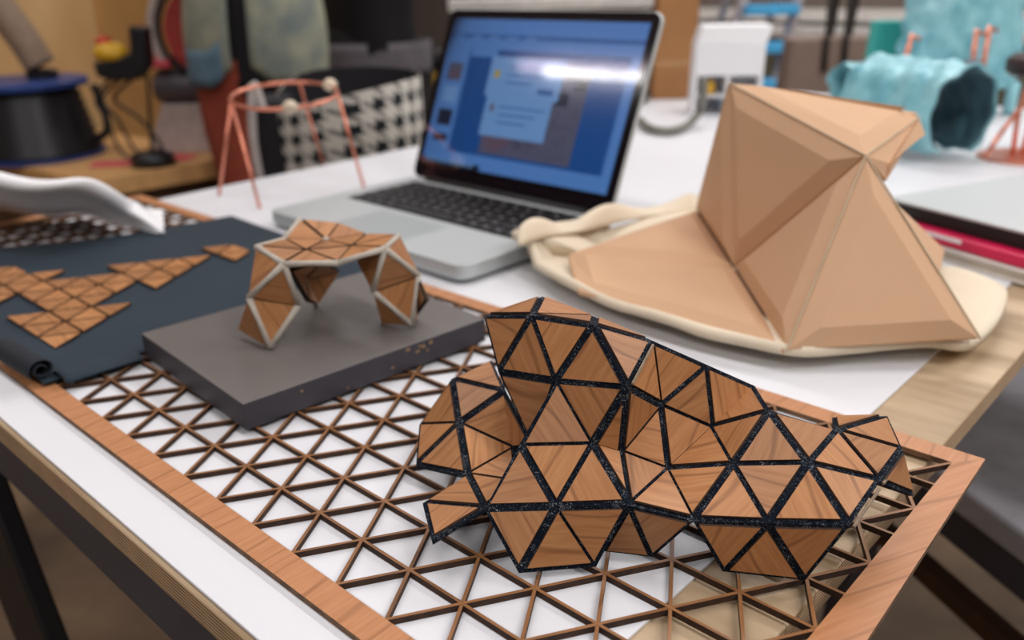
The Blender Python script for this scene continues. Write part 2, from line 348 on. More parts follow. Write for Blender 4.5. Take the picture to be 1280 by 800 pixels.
def inset2(poly, ds):                       # inset with its own distance for every edge
    n = len(poly); c = sum(poly, Vector())/n; nn = Vector()
    for i in range(n): nn += (poly[i]-c).cross(poly[(i+1) % n]-c)
    nn.normalize(); out = []
    for i in range(n):
        p0, p1, p2 = poly[i-1], poly[i], poly[(i+1) % n]
        n1 = nn.cross((p1-p0).normalized()); n2 = nn.cross((p2-p1).normalized()); c_ = n1.dot(n2); q = max(1-c_*c_, .05)
        d1, d2 = ds[i-1], ds[i]
        out.append(p1+n1*((d1-d2*c_)/q)+n2*((d2-d1*c_)/q))
    return out, nn
def inrad(p):
    a, b, c = (p[1]-p[0]).length, (p[2]-p[1]).length, (p[0]-p[2]).length
    return (p[1]-p[0]).cross(p[2]-p[0]).length/(a+b+c)
def bez(pts, n=8):                            # Catmull-Rom through points
    pts = [Vector(p) for p in pts]; out = []
    for i in range(len(pts)-1):
        p0 = pts[max(i-1, 0)]; p1 = pts[i]; p2 = pts[i+1]; p3 = pts[min(i+2, len(pts)-1)]
        for q in range(n):
            t = q/n; out.append(.5*((2*p1)+(p2-p0)*t+(2*p0-5*p1+4*p2-p3)*t*t+(3*p1-p0-3*p2+p3)*t**3))
    return out+[pts[-1]]
# ================================================================ SETTING
X0, X1, Y0, Y1 = -125, 95, -95, 125
struct(MB().box((X0, Y0, FLOOR-3), (X1, Y1, FLOOR)).build('floor', M['floor']))
struct(MB().box((X0, Y0, CEIL), (X1, Y1, CEIL+3)).build('ceiling', M['ceiling']))
struct(MB().box((X0-3, Y0, FLOOR), (X0, Y1, CEIL)).build('wall_left', M['wall']))
struct(MB().box((X1, Y0, FLOOR), (X1+3, Y1, CEIL)).build('wall_right', M['wall']))
struct(MB().box((X0, Y1, FLOOR), (X1, Y1+3, CEIL)).build('wall_back', M['wallback']))
struct(MB().box((X0, Y0-3, FLOOR), (X1, Y0, CEIL)).build('wall_front', M['wall']))
for i, (x, y) in enumerate(LAMPS):
    if i == 0: lab = 'long white tube ceiling light mirrored in the open laptop screen'
    else: lab = 'long white tube ceiling light %s, %s' % ({-49: 'in the row behind the camera', 5: 'in the row over the near table end', 55: 'in the row over the far table end', 100: 'in the row added to brighten the back wall'}[y], 'left' if x < -30 else ('middle' if x < 30 else 'right'))
    t = thing('ceiling_light', lab, 'ceiling light', (x, y, CEIL-3), 'tube lights on the ceiling')
    MB().box((x-18, y-1.6, CEIL-2.2), (x+18, y+1.6, CEIL)).build('housing', M['fixture'], t, bevel=.3)
    MB().tube([(x-17, y, CEIL-2.6), (x+17, y, CEIL-2.6)], .75, 12).build('tube', M['lamp'], t, smooth=True)
# ================================================================ TABLE
t = thing('work_table', 'long plywood work table on black steel frame under all the models', 'table', (0, 22, FLOOR))
mb = MB(); mb.prism([(-14.2, -2.2, -.66), (13.15, -2.2, -.66), (13.15, 50, -.66), (-14.2, 50, -.66)], (0, 0, .5), mi=(0, 0, 1))
mb.build('tabletop', [M['ply'], M['plyedge']], t, bevel=.03)
mb = MB(); mb.box((-14, -2.0, -2.1), (11.7, -1.3, -.66)); mb.box((-14, 48.9, -2.1), (11.7, 49.6, -.66)); mb.box((11.0, -1.3, -2.0), (11.7, 48.9, -.66)); mb.box((-14, -1.3, -2.1), (-13.3, 48.9, -.66))
mb.build('frame', M['steel'], t, bevel=.08)
for yy in (-1.6, 49.2):
    for sx in (-1, 1):
        xa = -8.2 if sx < 0 else 10.5; xb = xa+12 if sx < 0 else xa-12
        pl = [(xa, yy-.35, -2.1), (xa+4.2, yy-.35, -2.1), (xa+4.2+9.5, yy-.35, FLOOR), (xa+9.5+1.4, yy-.35, FLOOR)] if sx < 0 else \
             [(xa-1.6, yy-.35, -2.1), (xa+1.6, yy-.35, -2.1), (xa+1.6+.4, yy-.35, FLOOR), (xa-.2+.4, yy-.35, FLOOR)]
        MB().prism(pl, (0, .5, 0)).build('leg', M['legsteel'], t, bevel=.08)
tag(MB().box((-14.1, -2.12, -.16), (11.86, 49.9, -.1)).build('white_sheet', M['white'], bevel=.015), 'large smooth white sheet covering most of the plywood table', 'sheet')
# ================================================================ LATTICE
H3 = math.sqrt(3)/2
def lattice():
    t = thing('lattice_frame', 'thin cherry veneer lattice of triangles with a plain border, lying flat on the white sheet', 'lattice', (0, 3.5, -.1))
    ox0, ox1, oy0, oy1 = -14.95, 13.95, -1.32, 8.25; ix0, ix1, iy0, iy1 = -14.5, 13.5, -H3, 9*H3
    oc = [(ox0, oy0), (14.15, oy0), (13.86, oy1), (ox0, oy1)]; ic = [(ix0, iy0), (ix1, iy0), (ix1, iy1), (ix0, iy1)]
    mb = MB()
    for k in range(4):
        a, b, c, d = oc[k], oc[(k+1) % 4], ic[(k+1) % 4], ic[k]
        poly = [(*a, -.1), (*b, -.1), (*c, -.1), (*d, -.1)]
        if k % 2 == 0: uv = [(p[1]*.9+p[0]*.16, p[0]) for p in poly]
        else: uv = [(p[0]*.35+p[1]*.3, p[1]*.25+p[0]) for p in poly]
        if k == 1: uv = [(p[0]*.2+p[1]*.5, p[0]*.9-p[1]*.35) for p in poly]
        mb.prism(poly, (0, 0, .1), uvs=uv, mi=(1, 0, 1))
    mb.build('border', [M['veneer2'], M['sidewood']], t)
    mb = MB(); hw = .024
    def bar(p, q, zt):
        p = Vector((*p, 0)); q = Vector((*q, 0)); d = (q-p).normalized(); n = Vector((-d.y, d.x, 0))*hw
        lo = [p-n, q-n, q+n, p+n]
        uv = [(v.x*d.x+v.y*d.y, v.dot(n)/hw) for v in lo]
        mb.prism([(v.x, v.y, -.1) for v in lo], (0, 0, .1+zt), uvs=uv, mi=(1, 0, 1))
    for j in range(0, 9): bar((ix0, j*H3), (ix1, j*H3), -.002)
    for sgn, zt in ((1, -.004), (-1, -.006)):
        for k in range(-40, 40):
            # line x = k + sgn*y/(2*H3)
            ya, yb = iy0, iy1; xa, xb = k+sgn*ya/(2*H3), k+sgn*yb/(2*H3)
            def cl(x): return x
            pts = []
            for y in (ya, yb):
                x = k+sgn*y/(2*H3); pts.append([x, y])
            # clip in x
            def at(x): return (x-k)*2*H3*sgn
            if max(pts[0][0], pts[1][0]) <= ix0 or min(pts[0][0], pts[1][0]) >= ix1: continue
            for p in pts:
                if p[0] < ix0: p[:] = [ix0, at(ix0)]
                if p[0] > ix1: p[:] = [ix1, at(ix1)]
            if (Vector(pts[0])-Vector(pts[1])).length > .2: bar(pts[0], pts[1], zt)
    mb.build('lattice_bars', [M['latwood'], M['burnt']], t)
lattice()
# ================================================================ TILED SHELLS
def shell(V, tris, t, backing, matt, gap, th, edgemat, thick=.06, back_name='felt_backing', lift=.0, over=.05):
    names = list(V); ix = {n: i for i, n in enumerate(names)}
    faces = []
    for tr in tris.split(';'):
        a, b, c = tr.split(); p = [V[a], V[b], V[c]]
        n = (p[1]-p[0]).cross(p[2]-p[0])
        if n.dot(CW-p[0]) < 0: b, c = c, b
        faces.append((a, b, c))
    ed = {}
    for f in faces:
        for q in range(3):
            e = frozenset((f[q], f[(q+1) % 3])); ed.setdefault(e, []).append(f)
    VV = {k: v.copy() for k, v in V.items()}
    acc = {}
    for e, fs in ed.items():                 # let the backing stand proud of the tiles along open edges
        if len(fs) == 1:
            a, b = tuple(e); o = [x for x in fs[0] if x not in e][0]
            m = (V[a]+V[b])/2; d = m-V[o]; u = (V[b]-V[a]).normalized(); d = (d-u*d.dot(u)).normalized()
            acc.setdefault(a, []).append(d); acc.setdefault(b, []).append(d)
    for k, ds in acc.items():
        s_ = sum(ds, Vector()); 
        if s_.length > .1: VV[k] += s_.normalized()*over
    mb = MB(); mb.add([VV[n] for n in names], [[ix[x] for x in f] for f in faces])
    b = mb.build(back_name, backing, t, solid=thick, offset=-1, recalc=False)
    for f in faces:
        p = [V[x] for x in f]; r = inrad(p)
        ds = []
        nf = (p[1]-p[0]).cross(p[2]-p[0]).normalized()
        for q in range(3):
            a, b = f[q], f[(q+1) % 3]; fs_ = [x for x in ed[frozenset((a, b))] if x is not f]
            g = gap*.8
            if fs_:
                o_ = [x for x in fs_[0] if x not in (a, b)][0]; h_ = (V[o_]-V[a]).dot(nf)
                g = gap*(1.0 if h_ < -.05 else (.75 if h_ < .12 else .5))
            ds.append(min(g, r*.4))
        lo, n = inset2(p, ds); hi, _ = inset2(p, [x+.006 for x in ds])
        lo = [v+n*(lift+.008) for v in lo]; hi = [v+n*(lift+th) for v in hi]
        e = (p[1]-p[0]).normalized(); f2 = n.cross(e); an = random.choice((0, 60, 120, 60, 120))+random.uniform(-12, 12); ca, sa = math.cos(math.radians(an)), math.sin(math.radians(an))
        ou, ov = random.uniform(0, 40), random.uniform(0, 40)
        uv = []
        for v in lo:
            x, y = (v-p[0]).dot(e), (v-p[0]).dot(f2); uv.append((x*ca-y*sa+ou, x*sa+y*ca+ov))
        MB().frustum(lo, hi, uvs=uv, mi=(1, 0, 1)).build('veneer_tile', [matt, edgemat], t)
base = Vector((10.5, 2.5, 0))
t = thing('folded_shell', 'large folded shell of cherry wood triangles joined by navy felt, standing on the lattice', 'model', base)
shell(SV, SHELL_T, t, M['navy'], M['veneer'], .05, .04, M['burnt'], over=.025)
for a, b in (('S', 'VV'), ('VV', 'Y'), ('B2', 'A3')):
    a, b = SV[a], SV[b]; off = Vector((.05, -.02, -.06)) if b is not SV['A3'] else Vector((.05, .0, -.0))
    d = (b-a); MB().tube([a+d*.08+off, b-d*.06+off], .022, 6).build('pale_tile_edge', M['burntlight'], t)
# ---- black slab and arch
SLF = frame((4.012, .639, 0), 1.488)
t = thing('display_slab', 'thick matt black rectangular board with a chipped edge under the small arch model', 'board', SLF @ Vector((2.9, 2.3, 0)))
sl = MB(SLF); sl.prism([(0, 0, .012), (5.85, 0, .012), (5.85, 4.53, .012), (0, 4.53, .012)], (0, 0, .54), mi=(1, 0, 1)); sl.build('board', [M['slab'], M['slabshade']], t, bevel=.025)
cb = MB(SLF)
for cx_, cz_, r_ in ((4.1, .42, .05), (3.95, .35, .04), (4.2, .3, .035), (3.3, .2, .03), (1.2, .4, .03), (4.3, .45, .05), (4.0, .46, .03), (2.2, .12, .025), (3.7, .46, .04)):
    pts = [(cx_+r_*1.5*math.cos(a)*random.uniform(.6, 1.2), -.004, cz_+r_*math.sin(a)*random.uniform(.6, 1.2)) for a in [k*math.pi/4 for k in range(8)]]
    cb.prism(pts, (0, .02, 0))
cb.build('chipped_spot', M['chip'], t)
t = thing('arch_model', 'small three-legged wooden arch of veneer triangles with pale seams on the black slab', 'model', Vector((2.2, 4, .56)))
shell(AV, ARCH_T, t, M['olive'], M['veneer'], .04, .05, M['burnt'], thick=.05, back_name='dark_backing', over=.0)
rim = ['a0 a1', 'a1 a2', 'a2 a3', 'a3 a4', 'a1 l0', 'a1 l1', 'l0 l2', 'l1 l2', 'a3 r0', 'a3 r1', 'r0 r2', 'r1 r2', 'm0 m1', 'a0 c4', 'c4 b0']
for e in rim:
    a, b = e.split(); a, b = AV[a], AV[b]; m = (a+b)/2
    k = (CW-m).normalized()*.03
    MB().tube([a+k, m+k+Vector((0, 0, .008)), b+k], [.07, .055, .07], 8).build('pale_seam', M['whitefelt'], t, smooth=True)
MB().lathe([(0, -.04), (.09, 0), (.07, .05), (0, .07)], AV['c0']+Vector((0, 0, .04)), 10).build('pale_knot', M['whitefelt'], t, smooth=True)
# ================================================================ TEAL CLOTH AND ITS TILES
def clothfn(u, v):
    a = Vector((-13.2, -1.2, 0)).lerp(Vector((-.6, -1.1, 0)), u); b = Vector((-9.2, 8.62, 0)).lerp(Vector((-.62, 8.12, 0)), u)
    p = a.lerp(b, v); p.x += .9*math.sin(v*math.pi)*(1-u)*(1 if v > .4 else .7)
    e = min(v, 1-v, (1-u))
    p.z = .045 + .015*math.sin(u*9+v*3)
    if v < .12: p.z += .10*math.sin(u*15+1)*(1-v/.12)*(u > .55)+.02
    if v < .06: p.z += .02
    p.z = max(p.z, .045)
    return p
t = thing('teal_cloth', 'dark teal cloth spread over the left end of the lattice, one corner rolled up', 'cloth', (-6, 3, .02))
MB().grid(clothfn, 60, 40).build('cloth', M['cloth'], t, smooth=True, solid=.035, offset=1)
# rolled corner
def roll(u, v):
    a = v*2*math.pi*1.6; r = .10+.20*v
    x = -.75-1.9*u; return Vector((x+.1*math.sin(u*3), -1.02+r*math.cos(a)-.05*u, .33+r*math.sin(a)*.85-.06*u))
MB().grid(roll, 14, 36).build('rolled_corner', M['clothdark'], t, smooth=True, solid=.03)
def fold(u, v):
    a = v*math.pi; return Vector((-.55-.02*u, -.8+1.7*u, .10+.16*math.sin(a)*(1-u)))+Vector((-.35*math.cos(a), 0, 0))
MB().grid(fold, 12, 10).build('fold', M['cloth'], t, smooth=True, solid=.03)
def nd(i, j, sh=(0, 0)): return Vector((-3.49+.98*i-.49*(j-1)+sh[0], .57+.85*(j-1)+sh[1], .105))
tiles = []
for s_ in 'U-2,0 D-1,0 U-1,0 D0,0 U0,0 D-1,1 U-1,1 D0,1 U0,1 U0,2 D-2,1 U-2,1 D-3,1 U-3,1 D-4,0 U-4,0 D-5,0 D-4,1 U-4,1 D-5,1 U-5,1 U-6,1 U-5,0 D-2,2 U-2,2 D-1,2 U-1,2 U-3,2 U-4,2 D-1,3 U-1,3 U-2,3 D-1,4 U-1,4 U-2,4 D0,4 U0,4 U-1,5 D0,5 U0,5 U0,6'.split():
    i, j = map(int, s_[1:].split(',')); tiles.append((s_[0], i, j, (0, 0)))
tiles += [('U', 0, 7, (.05, .1)), ('D', 1, 7, (.05, .1)), ('U', 1, 7, (.05, .1))]
tobj = []
for ty, i, j, sh in tiles:
    p = [nd(i, j, sh), nd(i+1, j, sh), nd(i+1, j+1, sh)] if ty == 'U' else [nd(i, j, sh), nd(i+1, j+1, sh), nd(i, j+1, sh)]
    if min(q.x for q in p) < -12.5: continue
    lo, n = inset(p, .035)
    if n.z < 0: n = -n
    an = random.uniform(-.2, .2)+(0 if ty == 'U' else .1); ou = random.uniform(0, 30)
    uv = [(v.x*math.cos(an)-v.y*math.sin(an)+ou, v.x*math.sin(an)+v.y*math.cos(an)+ou) for v in lo]
    o = MB().prism(lo, (0, 0, .07), uvs=uv, mi=(1, 0, 1)).build('veneer_tile', [M['veneer'], M['burnt']])
    tobj.append((o, j, sum(q.x for q in p)/3))
ORD = 'first second third fourth fifth sixth seventh eighth ninth tenth eleventh twelfth thirteenth fourteenth fifteenth sixteenth seventeenth'.split()
RW = {0: 'bottom row', 1: 'second row up', 2: 'third row up', 3: 'fourth row up', 4: 'fifth row up', 5: 'sixth row up', 6: 'topmost single spot', 7: 'detached trio'}
for jj in range(8):
    for k, (o, _, _) in enumerate(sorted([q for q in tobj if q[1] == jj], key=lambda q: -q[2])):
        tag(o, 'veneer triangle, %s from the right in the %s of tiles on teal cloth' % (ORD[k], RW[jj]), 'tile', 'veneer triangles on the teal cloth')
# ================================================================ LOOSE PAPER (left)
up_ = bez([P(206, 291, .2), P(165, 262, .9), P(120, 240, 1.9), P(60, 228, 2.4), P(-20, 222, 2.5), P(-80, 222, 2.4)], 8)
lo_ = bez([P(198, 292, .16), P(150, 281, .16), P(105, 268, .15), P(60, 270, .2), P(0, 262, .25), P(-70, 255, .3)], 8)
def pap(u, v):
    k = u*(len(up_)-1); i = min(int(k), len(up_)-2); f_ = k-i
    a = up_[i].lerp(up_[i+1], f_); b = lo_[i].lerp(lo_[i+1], f_); p = b.lerp(a, v)
    p.z += .12*math.sin(u*16)*v*min(1, u*3)
    if v > .86: p += Vector((-.6, .6, -.1))*(v-.86)/.14*min(1, u*4)*1.3
    return p
tag(MB().grid(pap, 40, 10).build('crumpled_paper', M['paper'], smooth=True, solid=.015), 'curled sheet of white paper lying over the far left end of the lattice', 'paper')
tag(MB().prism([P(150, 262, .03), P(203, 262, .03), P(206, 291, .03), P(165, 284, .03)], (0, 0, .02)).build('paper_scrap', M['paper']), 'small flat white paper scrap on the far corner of the lattice', 'paper')
# ================================================================ LAPTOP
LM = frame((-7.625, 9.035, 0), -.0197); LW, LD, LH = 9.105, 6.471, .46
t = thing('laptop', 'open silver laptop with black keys and a lit blue screen', 'laptop', LM @ Vector((4.5, 3, -.1)))
b_ = MB(LM); b_.frustum(rrect(.12, .12, LW-.12, LD-.1, .35, -.02), rrect(0, 0, LW, LD, .4, .08)); b_.prism(rrect(0, 0, LW, LD, .4, .08), (0, 0, LH-.08))
b_.build('base', M['alu'], t, bevel=.04)
ft = MB(LM)
for fx, fy in ((1, 1), (LW-1, 1), (1, LD-1), (LW-1, LD-1)): ft.lathe([(.22, -.1), (.22, -.02)], (fx, fy, 0), 12)
ft.build('rubber_feet', M['rubber'], t)
MB(LM).prism(rrect(.72, 2.75, LW-.72, 5.95, .08, LH-.004), (0, 0, .008)).build('keyboard_well', M['keywell'], t)
MB(LM).prism(rrect(LW/2-1.55, .3, LW/2+1.55, 2.45, .1, LH), (0, 0, .008)).build('trackpad', M['aludark'], t)
kx0, kx1, ky0, ky1 = .78, LW-.78, 2.82, 5.88; rows = 6; rh = (ky1-ky0)/5.6
for r in range(rows):
    y0 = ky0+r*rh; hh = rh if r < 5 else rh*.6
    if r == 0: ws = [1, 1, 1, 1.25, 5, 1.25, 1, 1, 1, 1]
    elif r == 1: ws = [2.25]+[1]*10+[2.25]
    elif r == 2: ws = [1.75]+[1]*11+[1.75]
    elif r == 3: ws = [1.5]+[1]*12+[1]
    elif r == 4: ws = [1]*13+[1.5]
    else: ws = [1.0]*14
    k = (kx1-kx0)/sum(ws); x = kx0
    for w_ in ws:
        g = .045; kp = MB(LM).frustum(rrect(x+g, y0+g, x+w_*k-g, y0+hh-g, .05, LH+.004, 2), rrect(x+g+.01, y0+g+.01, x+w_*k-g-.01, y0+hh-g-.01, .05, LH+.045, 2)).build('key', M['key'], t)
        xm = x+w_*k/2; ym = y0+hh/2
        if w_ < 4: MB(LM).box((xm-.045, ym-.04, LH+.044), (xm+.045, ym+.04, LH+.048)).build('key_legend', M['legend'], kp)
        x += w_*k
MB(LM).tube([(.9, LD-.12, LH+.02), (LW-.9, LD-.12, LH+.02)], .13, 12).build('hinge', M['rubber'], t, smooth=True)
TL = 1.198; lu = Vector((0, math.cos(TL), math.sin(TL))); ln = Vector((0, -math.sin(TL), math.cos(TL)))
SM = LM @ basis(Vector((0, LD-.06, LH+.03)), (1, 0, 0), lu, ln)
LHt = 6.25
lid = MB(SM); lid.prism(rrect(0, 0, LW, LHt, .35, -.2), (0, 0, .16)); lid = lid.build('lid', M['alu'], t, bevel=.04)
MB(SM).prism(rrect(.04, .04, LW-.04, LHt-.04, .32, -.04), (0, 0, .03)).build('bezel', M['glassblack'], lid)
sx0, sx1, sy0, sy1 = .34, LW-.34, .62, LHt-.36
def scr(mb, u0, v0, u1, v1, k, z=0):
    a, b, c, d = (sx0+(sx1-sx0)*u0, sy1-(sy1-sy0)*v1, sx0+(sx1-sx0)*u1, sy1-(sy1-sy0)*v0)
    mb.prism([(a, b, -.01+z), (c, b, -.01+z), (c, d, -.01+z), (a, d, -.01+z)], (0, 0, .003), mi=(k, k, k))
cols = [((52, 104, 176), .62), ((92, 142, 214), .62), ((120, 166, 224), .62), ((94, 96, 122), .6), ((30, 42, 66), .6), ((190, 170, 70), .6), ((110, 90, 110), .6), ((30, 84, 156), .62), ((78, 74, 98), .6)]
SC = [glow('screen_colour', c_, e_) for c_, e_ in cols]
sb = MB(SM); scr(sb, 0, 0, 1, 1, 0)
scr(sb, 0, 0, 1, .1, 1, .004)
for k_ in range(5): scr(sb, .03+.1*k_, .115, .09+.1*k_, .125, 2, .004)
scr(sb, 0, .13, 1, .2, 1, .004); scr(sb, 0, .2, .14, .9, 1, .004)
scr(sb, .035, .30, .12, .42, 3, .007); scr(sb, .055, .35, .1, .40, 6, .01); scr(sb, .035, .46, .12, .57, 2, .007); scr(sb, .035, .62, .12, .73, 4, .007); scr(sb, .035, .79, .12, .84, 4, .007)
scr(sb, .15, .2, .95, .90, 7, .006); scr(sb, .15, .2, .3, .25, 1, .0065)
scr(sb, .32, .28, .80, .88, 3, .008)
for q in range(90):
    uu = random.uniform(.4, .78); vv = random.uniform(.5, .86); scr(sb, uu, vv, uu+.014, vv+.012, 8, .0105)
for q in range(14):
    uu = random.uniform(.33, .45); vv = random.uniform(.74, .85); scr(sb, uu, vv, uu+.05, vv+.03, 6, .0107)
scr(sb, .74, .32, .79, .42, 4, .011); scr(sb, .66, .44, .72, .52, 4, .011)
scr(sb, .28, .24, .67, .5, 2, .012); scr(sb, .31, .33, .34, .38, 5, .015)
scr(sb, .30, .49, .65, .76, 2, .014); scr(sb, .33, .55, .35, .60, 6, .016)
for k_ in range(3): scr(sb, .38, .30+.05*k_, .62-.05*k_, .31+.05*k_, 0, .016); scr(sb, .38, .56+.05*k_, .62-.04*k_, .57+.05*k_, 0, .017)
scr(sb, .56, .43, .64, .465, 0, .016)
scr(sb, 0, .90, 1, 1, 1, .006); scr(sb, .96, .2, 1, .9, 1, .006)
scr(sb, .0, .965, .35, 1.0, 4, .009)
for k_ in range(9): scr(sb, .03+.032*k_, .96, .05+.032*k_, .985, 2, .012)
sb.build('screen', SC, lid)
g_, nt_, b_s, N_, L_ = newmat('clear_screen_glass')
for n_ in list(nt_.nodes):
    if n_.type != 'OUTPUT_MATERIAL': nt_.nodes.remove(n_)
tr_ = N_('ShaderNodeBsdfTransparent'); gl_ = N_('ShaderNodeBsdfGlossy'); gl_.inputs['Roughness'].default_value = .06; ms_ = N_('ShaderNodeMixShader'); ms_.inputs[0].default_value = .05
fr_ = N_('ShaderNodeFresnel'); fr_.inputs[0].default_value = 1.35
L_(fr_.outputs[0], ms_.inputs[0]); L_(tr_.outputs[0], ms_.inputs[1]); L_(gl_.outputs[0], ms_.inputs[2]); L_(ms_.outputs[0], nt_.nodes['Material Output'].inputs[0])
MB(SM).prism([(sx0-.1, sy0-.1, .012), (sx1+.1, sy0-.1, .012), (sx1+.1, sy1+.1, .012), (sx0-.1, sy1+.1, .012)], (0, 0, .004)).build('screen_glass', g_, lid)
# ================================================================ CARD MODEL ON FOAM
ol = [(640, 298), (652, 335), (690, 368), (760, 398), (830, 422), (900, 441), (985, 458), (1060, 454), (1110, 449), (1160, 446), (1205, 450), (1235, 430), (1252, 402), (1250, 378), (1200, 355), (1150, 345), (1050, 300), (940, 268), (868, 258), (790, 266), (735, 280), (690, 286), (660, 290)]
olp = [P(u, v, .75 if (u < 800 and v < 300) else .02) for u, v in ol]; cen = sum(olp, Vector())/len(olp)
t = thing('foam_sheet', 'cream foam sheet with ragged curling edge under the brown card model', 'foam', (cen.x, cen.y, -.1))
loop = []
for i in range(len(olp)): 
    p0, p1, p2, p3 = [olp[(i+k) % len(olp)] for k in (-1, 0, 1, 2)]
    for q in range(4):
        tt = q/4; loop.append(.5*((2*p1)+(p2-p0)*tt+(2*p0-5*p1+4*p2-p3)*tt*tt+(3*p1-p0-3*p2+p3)*tt**3))
n = len(loop); vs = []; fs = []
rings = [(.3, .18), (.6, .19), (.85, .20), (.95, .2), (1.0, .22)]
mb = MB()
for k, (s_, z_) in enumerate(rings):
    for i, p in enumerate(loop):
        q = cen.lerp(p, s_); left = max(0, min(1, (6.0-(p.x*.715+p.y*.699-8.5))/6)) if k >= 3 else 0
        q.z = z_+(.3*left if k == 4 else .1*left)*(.7+.3*math.sin(i*.9))
        if q.x < 2.3 and q.y < 16: q.z = max(q.z, .72)
        vs.append(q)
c0 = len(vs); vs.append(Vector((cen.x, cen.y, .18)))
for k in range(len(rings)-1):
    fs += [(k*n+i, k*n+(i+1) % n, (k+1)*n+(i+1) % n, (k+1)*n+i) for i in range(n)]
fs += [(c0, i, (i+1) % n) for i in range(n)]
MB().add(vs, fs).build('sheet', M['foam'], t, smooth=True, solid=.22, offset=-1)
curl = bez([P(646, 303, .8), P(690, 290, .8), P(740, 282, .75), P(800, 268, .4), P(860, 262, .25)], 6)
def cr(u, v):
    k = u*(len(curl)-1); i = min(int(k), len(curl)-2); p = curl[i].lerp(curl[i+1], k-i)
    a = v*2.4; return p+Vector((.5, -.5, 0))*(1-v)*1.0+Vector((0, 0, .12+.5*math.sin(a)*(.6+.4*math.sin(u*14))))
MB().grid(cr, 30, 8).build('curled_edge', M['foam'], t, smooth=True, solid=.06)
PRb = P(1181, 313, .5); B0b = P(722, 364, .45)
CV['PRb'] = PRb; CV['X'] = P(1108, 228, 3.1); CV['TRa'] = CV['TR'].lerp(CV['TL'], .10); CV['TRb'] = CV['TR']+Vector((0, 0, -.13)); CV['TRc'] = CV['TR']+Vector((.02, 0, -.5)); CV['R1'] = CV['N1'].lerp(CV['PR'], .26); CV['R2'] = CV['N1'].lerp(CV['PR'], .66); CV['B0b'] = B0b
t = thing('card_model', 'big folded model of brown greyboard triangles standing on cream foam beside the laptop', 'model', (8, 13, .3))
panels = ['B2 CM B0', 'CM P0 B0b B0', 'B2 TL CM', 'CM TL N1', 'CM N1 P0', 'P0 N1 PR', 'TL TRa TRb N1', 'N1 TRb TRc X', 'R1 PRb R2', 'B2 TR TL']
for pz in panels:
    pts = [CV[x] for x in pz.split()]
    _, nn = inset(pts, .1)
    if pz == 'B2 TR TL':
        if nn.dot(Vector((-1, 1, .3))) < 0: pts = pts[::-1]
    elif nn.dot(CW-pts[0]) < 0: pts = pts[::-1]
    a, nn = inset(pts, .02); b, _ = inset(pts, .03); c, _ = inset(pts, .40 if pz != 'R1 PRb R2' else .1)
    a = [v-nn*.10 for v in a]; c = [v+nn*(.16 if pz != 'R1 PRb R2' else .02) for v in c]
    n = len(pts)
    fs = [list(range(n))[::-1], list(range(2*n, 3*n))]+[(i, (i+1) % n, n+(i+1) % n, n+i) for i in range(n)]+[(n+i, n+(i+1) % n, 2*n+(i+1) % n, 2*n+i) for i in range(n)]
    MB().add(a+b+c, fs, mi=0).build('card_panel', [M['card'], M['cardedge']], t, bevel=.012)
for a, b in (('B2', 'CM'), ('CM', 'P0')): MB().tube([CV[a].lerp(CV[b], .04)-Vector((0, 0, .05)), CV[b].lerp(CV[a], .06)-Vector((0, 0, .05))], .06, 8).build('crease_shade', M['cardboardshade'], t)  # dark tubes paint the shade line along the creases
for a, b in (('N1', 'P0'), ('N1', 'TL'), ('N1', 'PR'), ('N1', 'TRb'), ('B2', 'TL')):
    MB().tube([CV[a], CV[b]], .026, 8).build('paper_seam', M['cardedge'], t)
# ================================================================ COPPER STAND
ft_ = [P(274, 246, -.1), P(325, 262, -.1), P(455, 236, -.1), P(404, 206, -.1)]
ctr = sum(ft_, Vector())/4
rc = Vector((ctr.x, ctr.y, 3.45)); 
t = thing('copper_stand', 'thin copper wire ring on four splayed legs standing left of the laptop', 'wire stand', (ctr.x, ctr.y, -.1))
ring = [rc+Vector((1.98*math.cos(a), 1.98*math.sin(a), .24*math.cos(a-math.radians(135)))) for a in [k*math.pi/24 for k in range(48)]]
MB().tube(ring, .07, 8, closed=True).build('ring', M['copper'], t, smooth=True)
near = lambda p: min(ring, key=lambda q: (q-Vector((p.x, p.y, q.z))).length)
for k, p in enumerate(ft_):
    q = near(p) if k != 1 else near(ft_[0])
    if k == 2: q = near(ft_[2]+Vector((0, .5, 0)))
    MB().tube([q, p+Vector((0, 0, .06))], .06, 8).build('leg', M['copper'], t, smooth=True)
for k, p in enumerate((ring[11], ring[44])):
    MB().lathe([(0, -.22), (.24, -.1), (.3, .1), (.15, .26), (0, .3)], p, 12).build('white_joint', M['solder'], t, smooth=True)
# ================================================================ SILVER LAPTOP, FOLDER, BOOK (right)
a = P(1118, 250, 1.05); b = P(1285, 292, 1.05); ex = (b-a).normalized(); ey = Vector((-ex.y, ex.x, 0))
RM = basis(a-ex*.3, ex, ey, (0, 0, 1)); 
o = Vector((0, 0, 0))
t = thing('closed_laptop', 'closed silver laptop with dark edge lying on a magenta folder', 'laptop', RM @ Vector((5, 4, -.5)))
MB(RM).prism(rrect(0, 0, 11.8, 10.2, .4, -.06), (0, 0, .09)).build('lid', M['alu'], t, bevel=.03)
MB(RM).prism(rrect(.04, .04, 11.76, 10.16, .4, -.46), (0, 0, .4)).build('base', M['rubber'], t, bevel=.03)
t = thing('magenta_folder', 'bright magenta folder with white sticker between closed laptop and book', 'folder', RM @ Vector((5, 4, -.8)))
MB(RM).box((.9, -.42, -.78), (11, 7.4, -.47)).build('folder_body', M['magenta'], t, bevel=.05)
MB(RM).box((1.3, -.43, -.6), (2.9, -.415, -.5)).build('white_sticker', M['paper'], t)
t = thing('thick_book', 'thick pale book flat on the white sheet under magenta folder', 'book', RM @ Vector((5, 4, -1.15)))
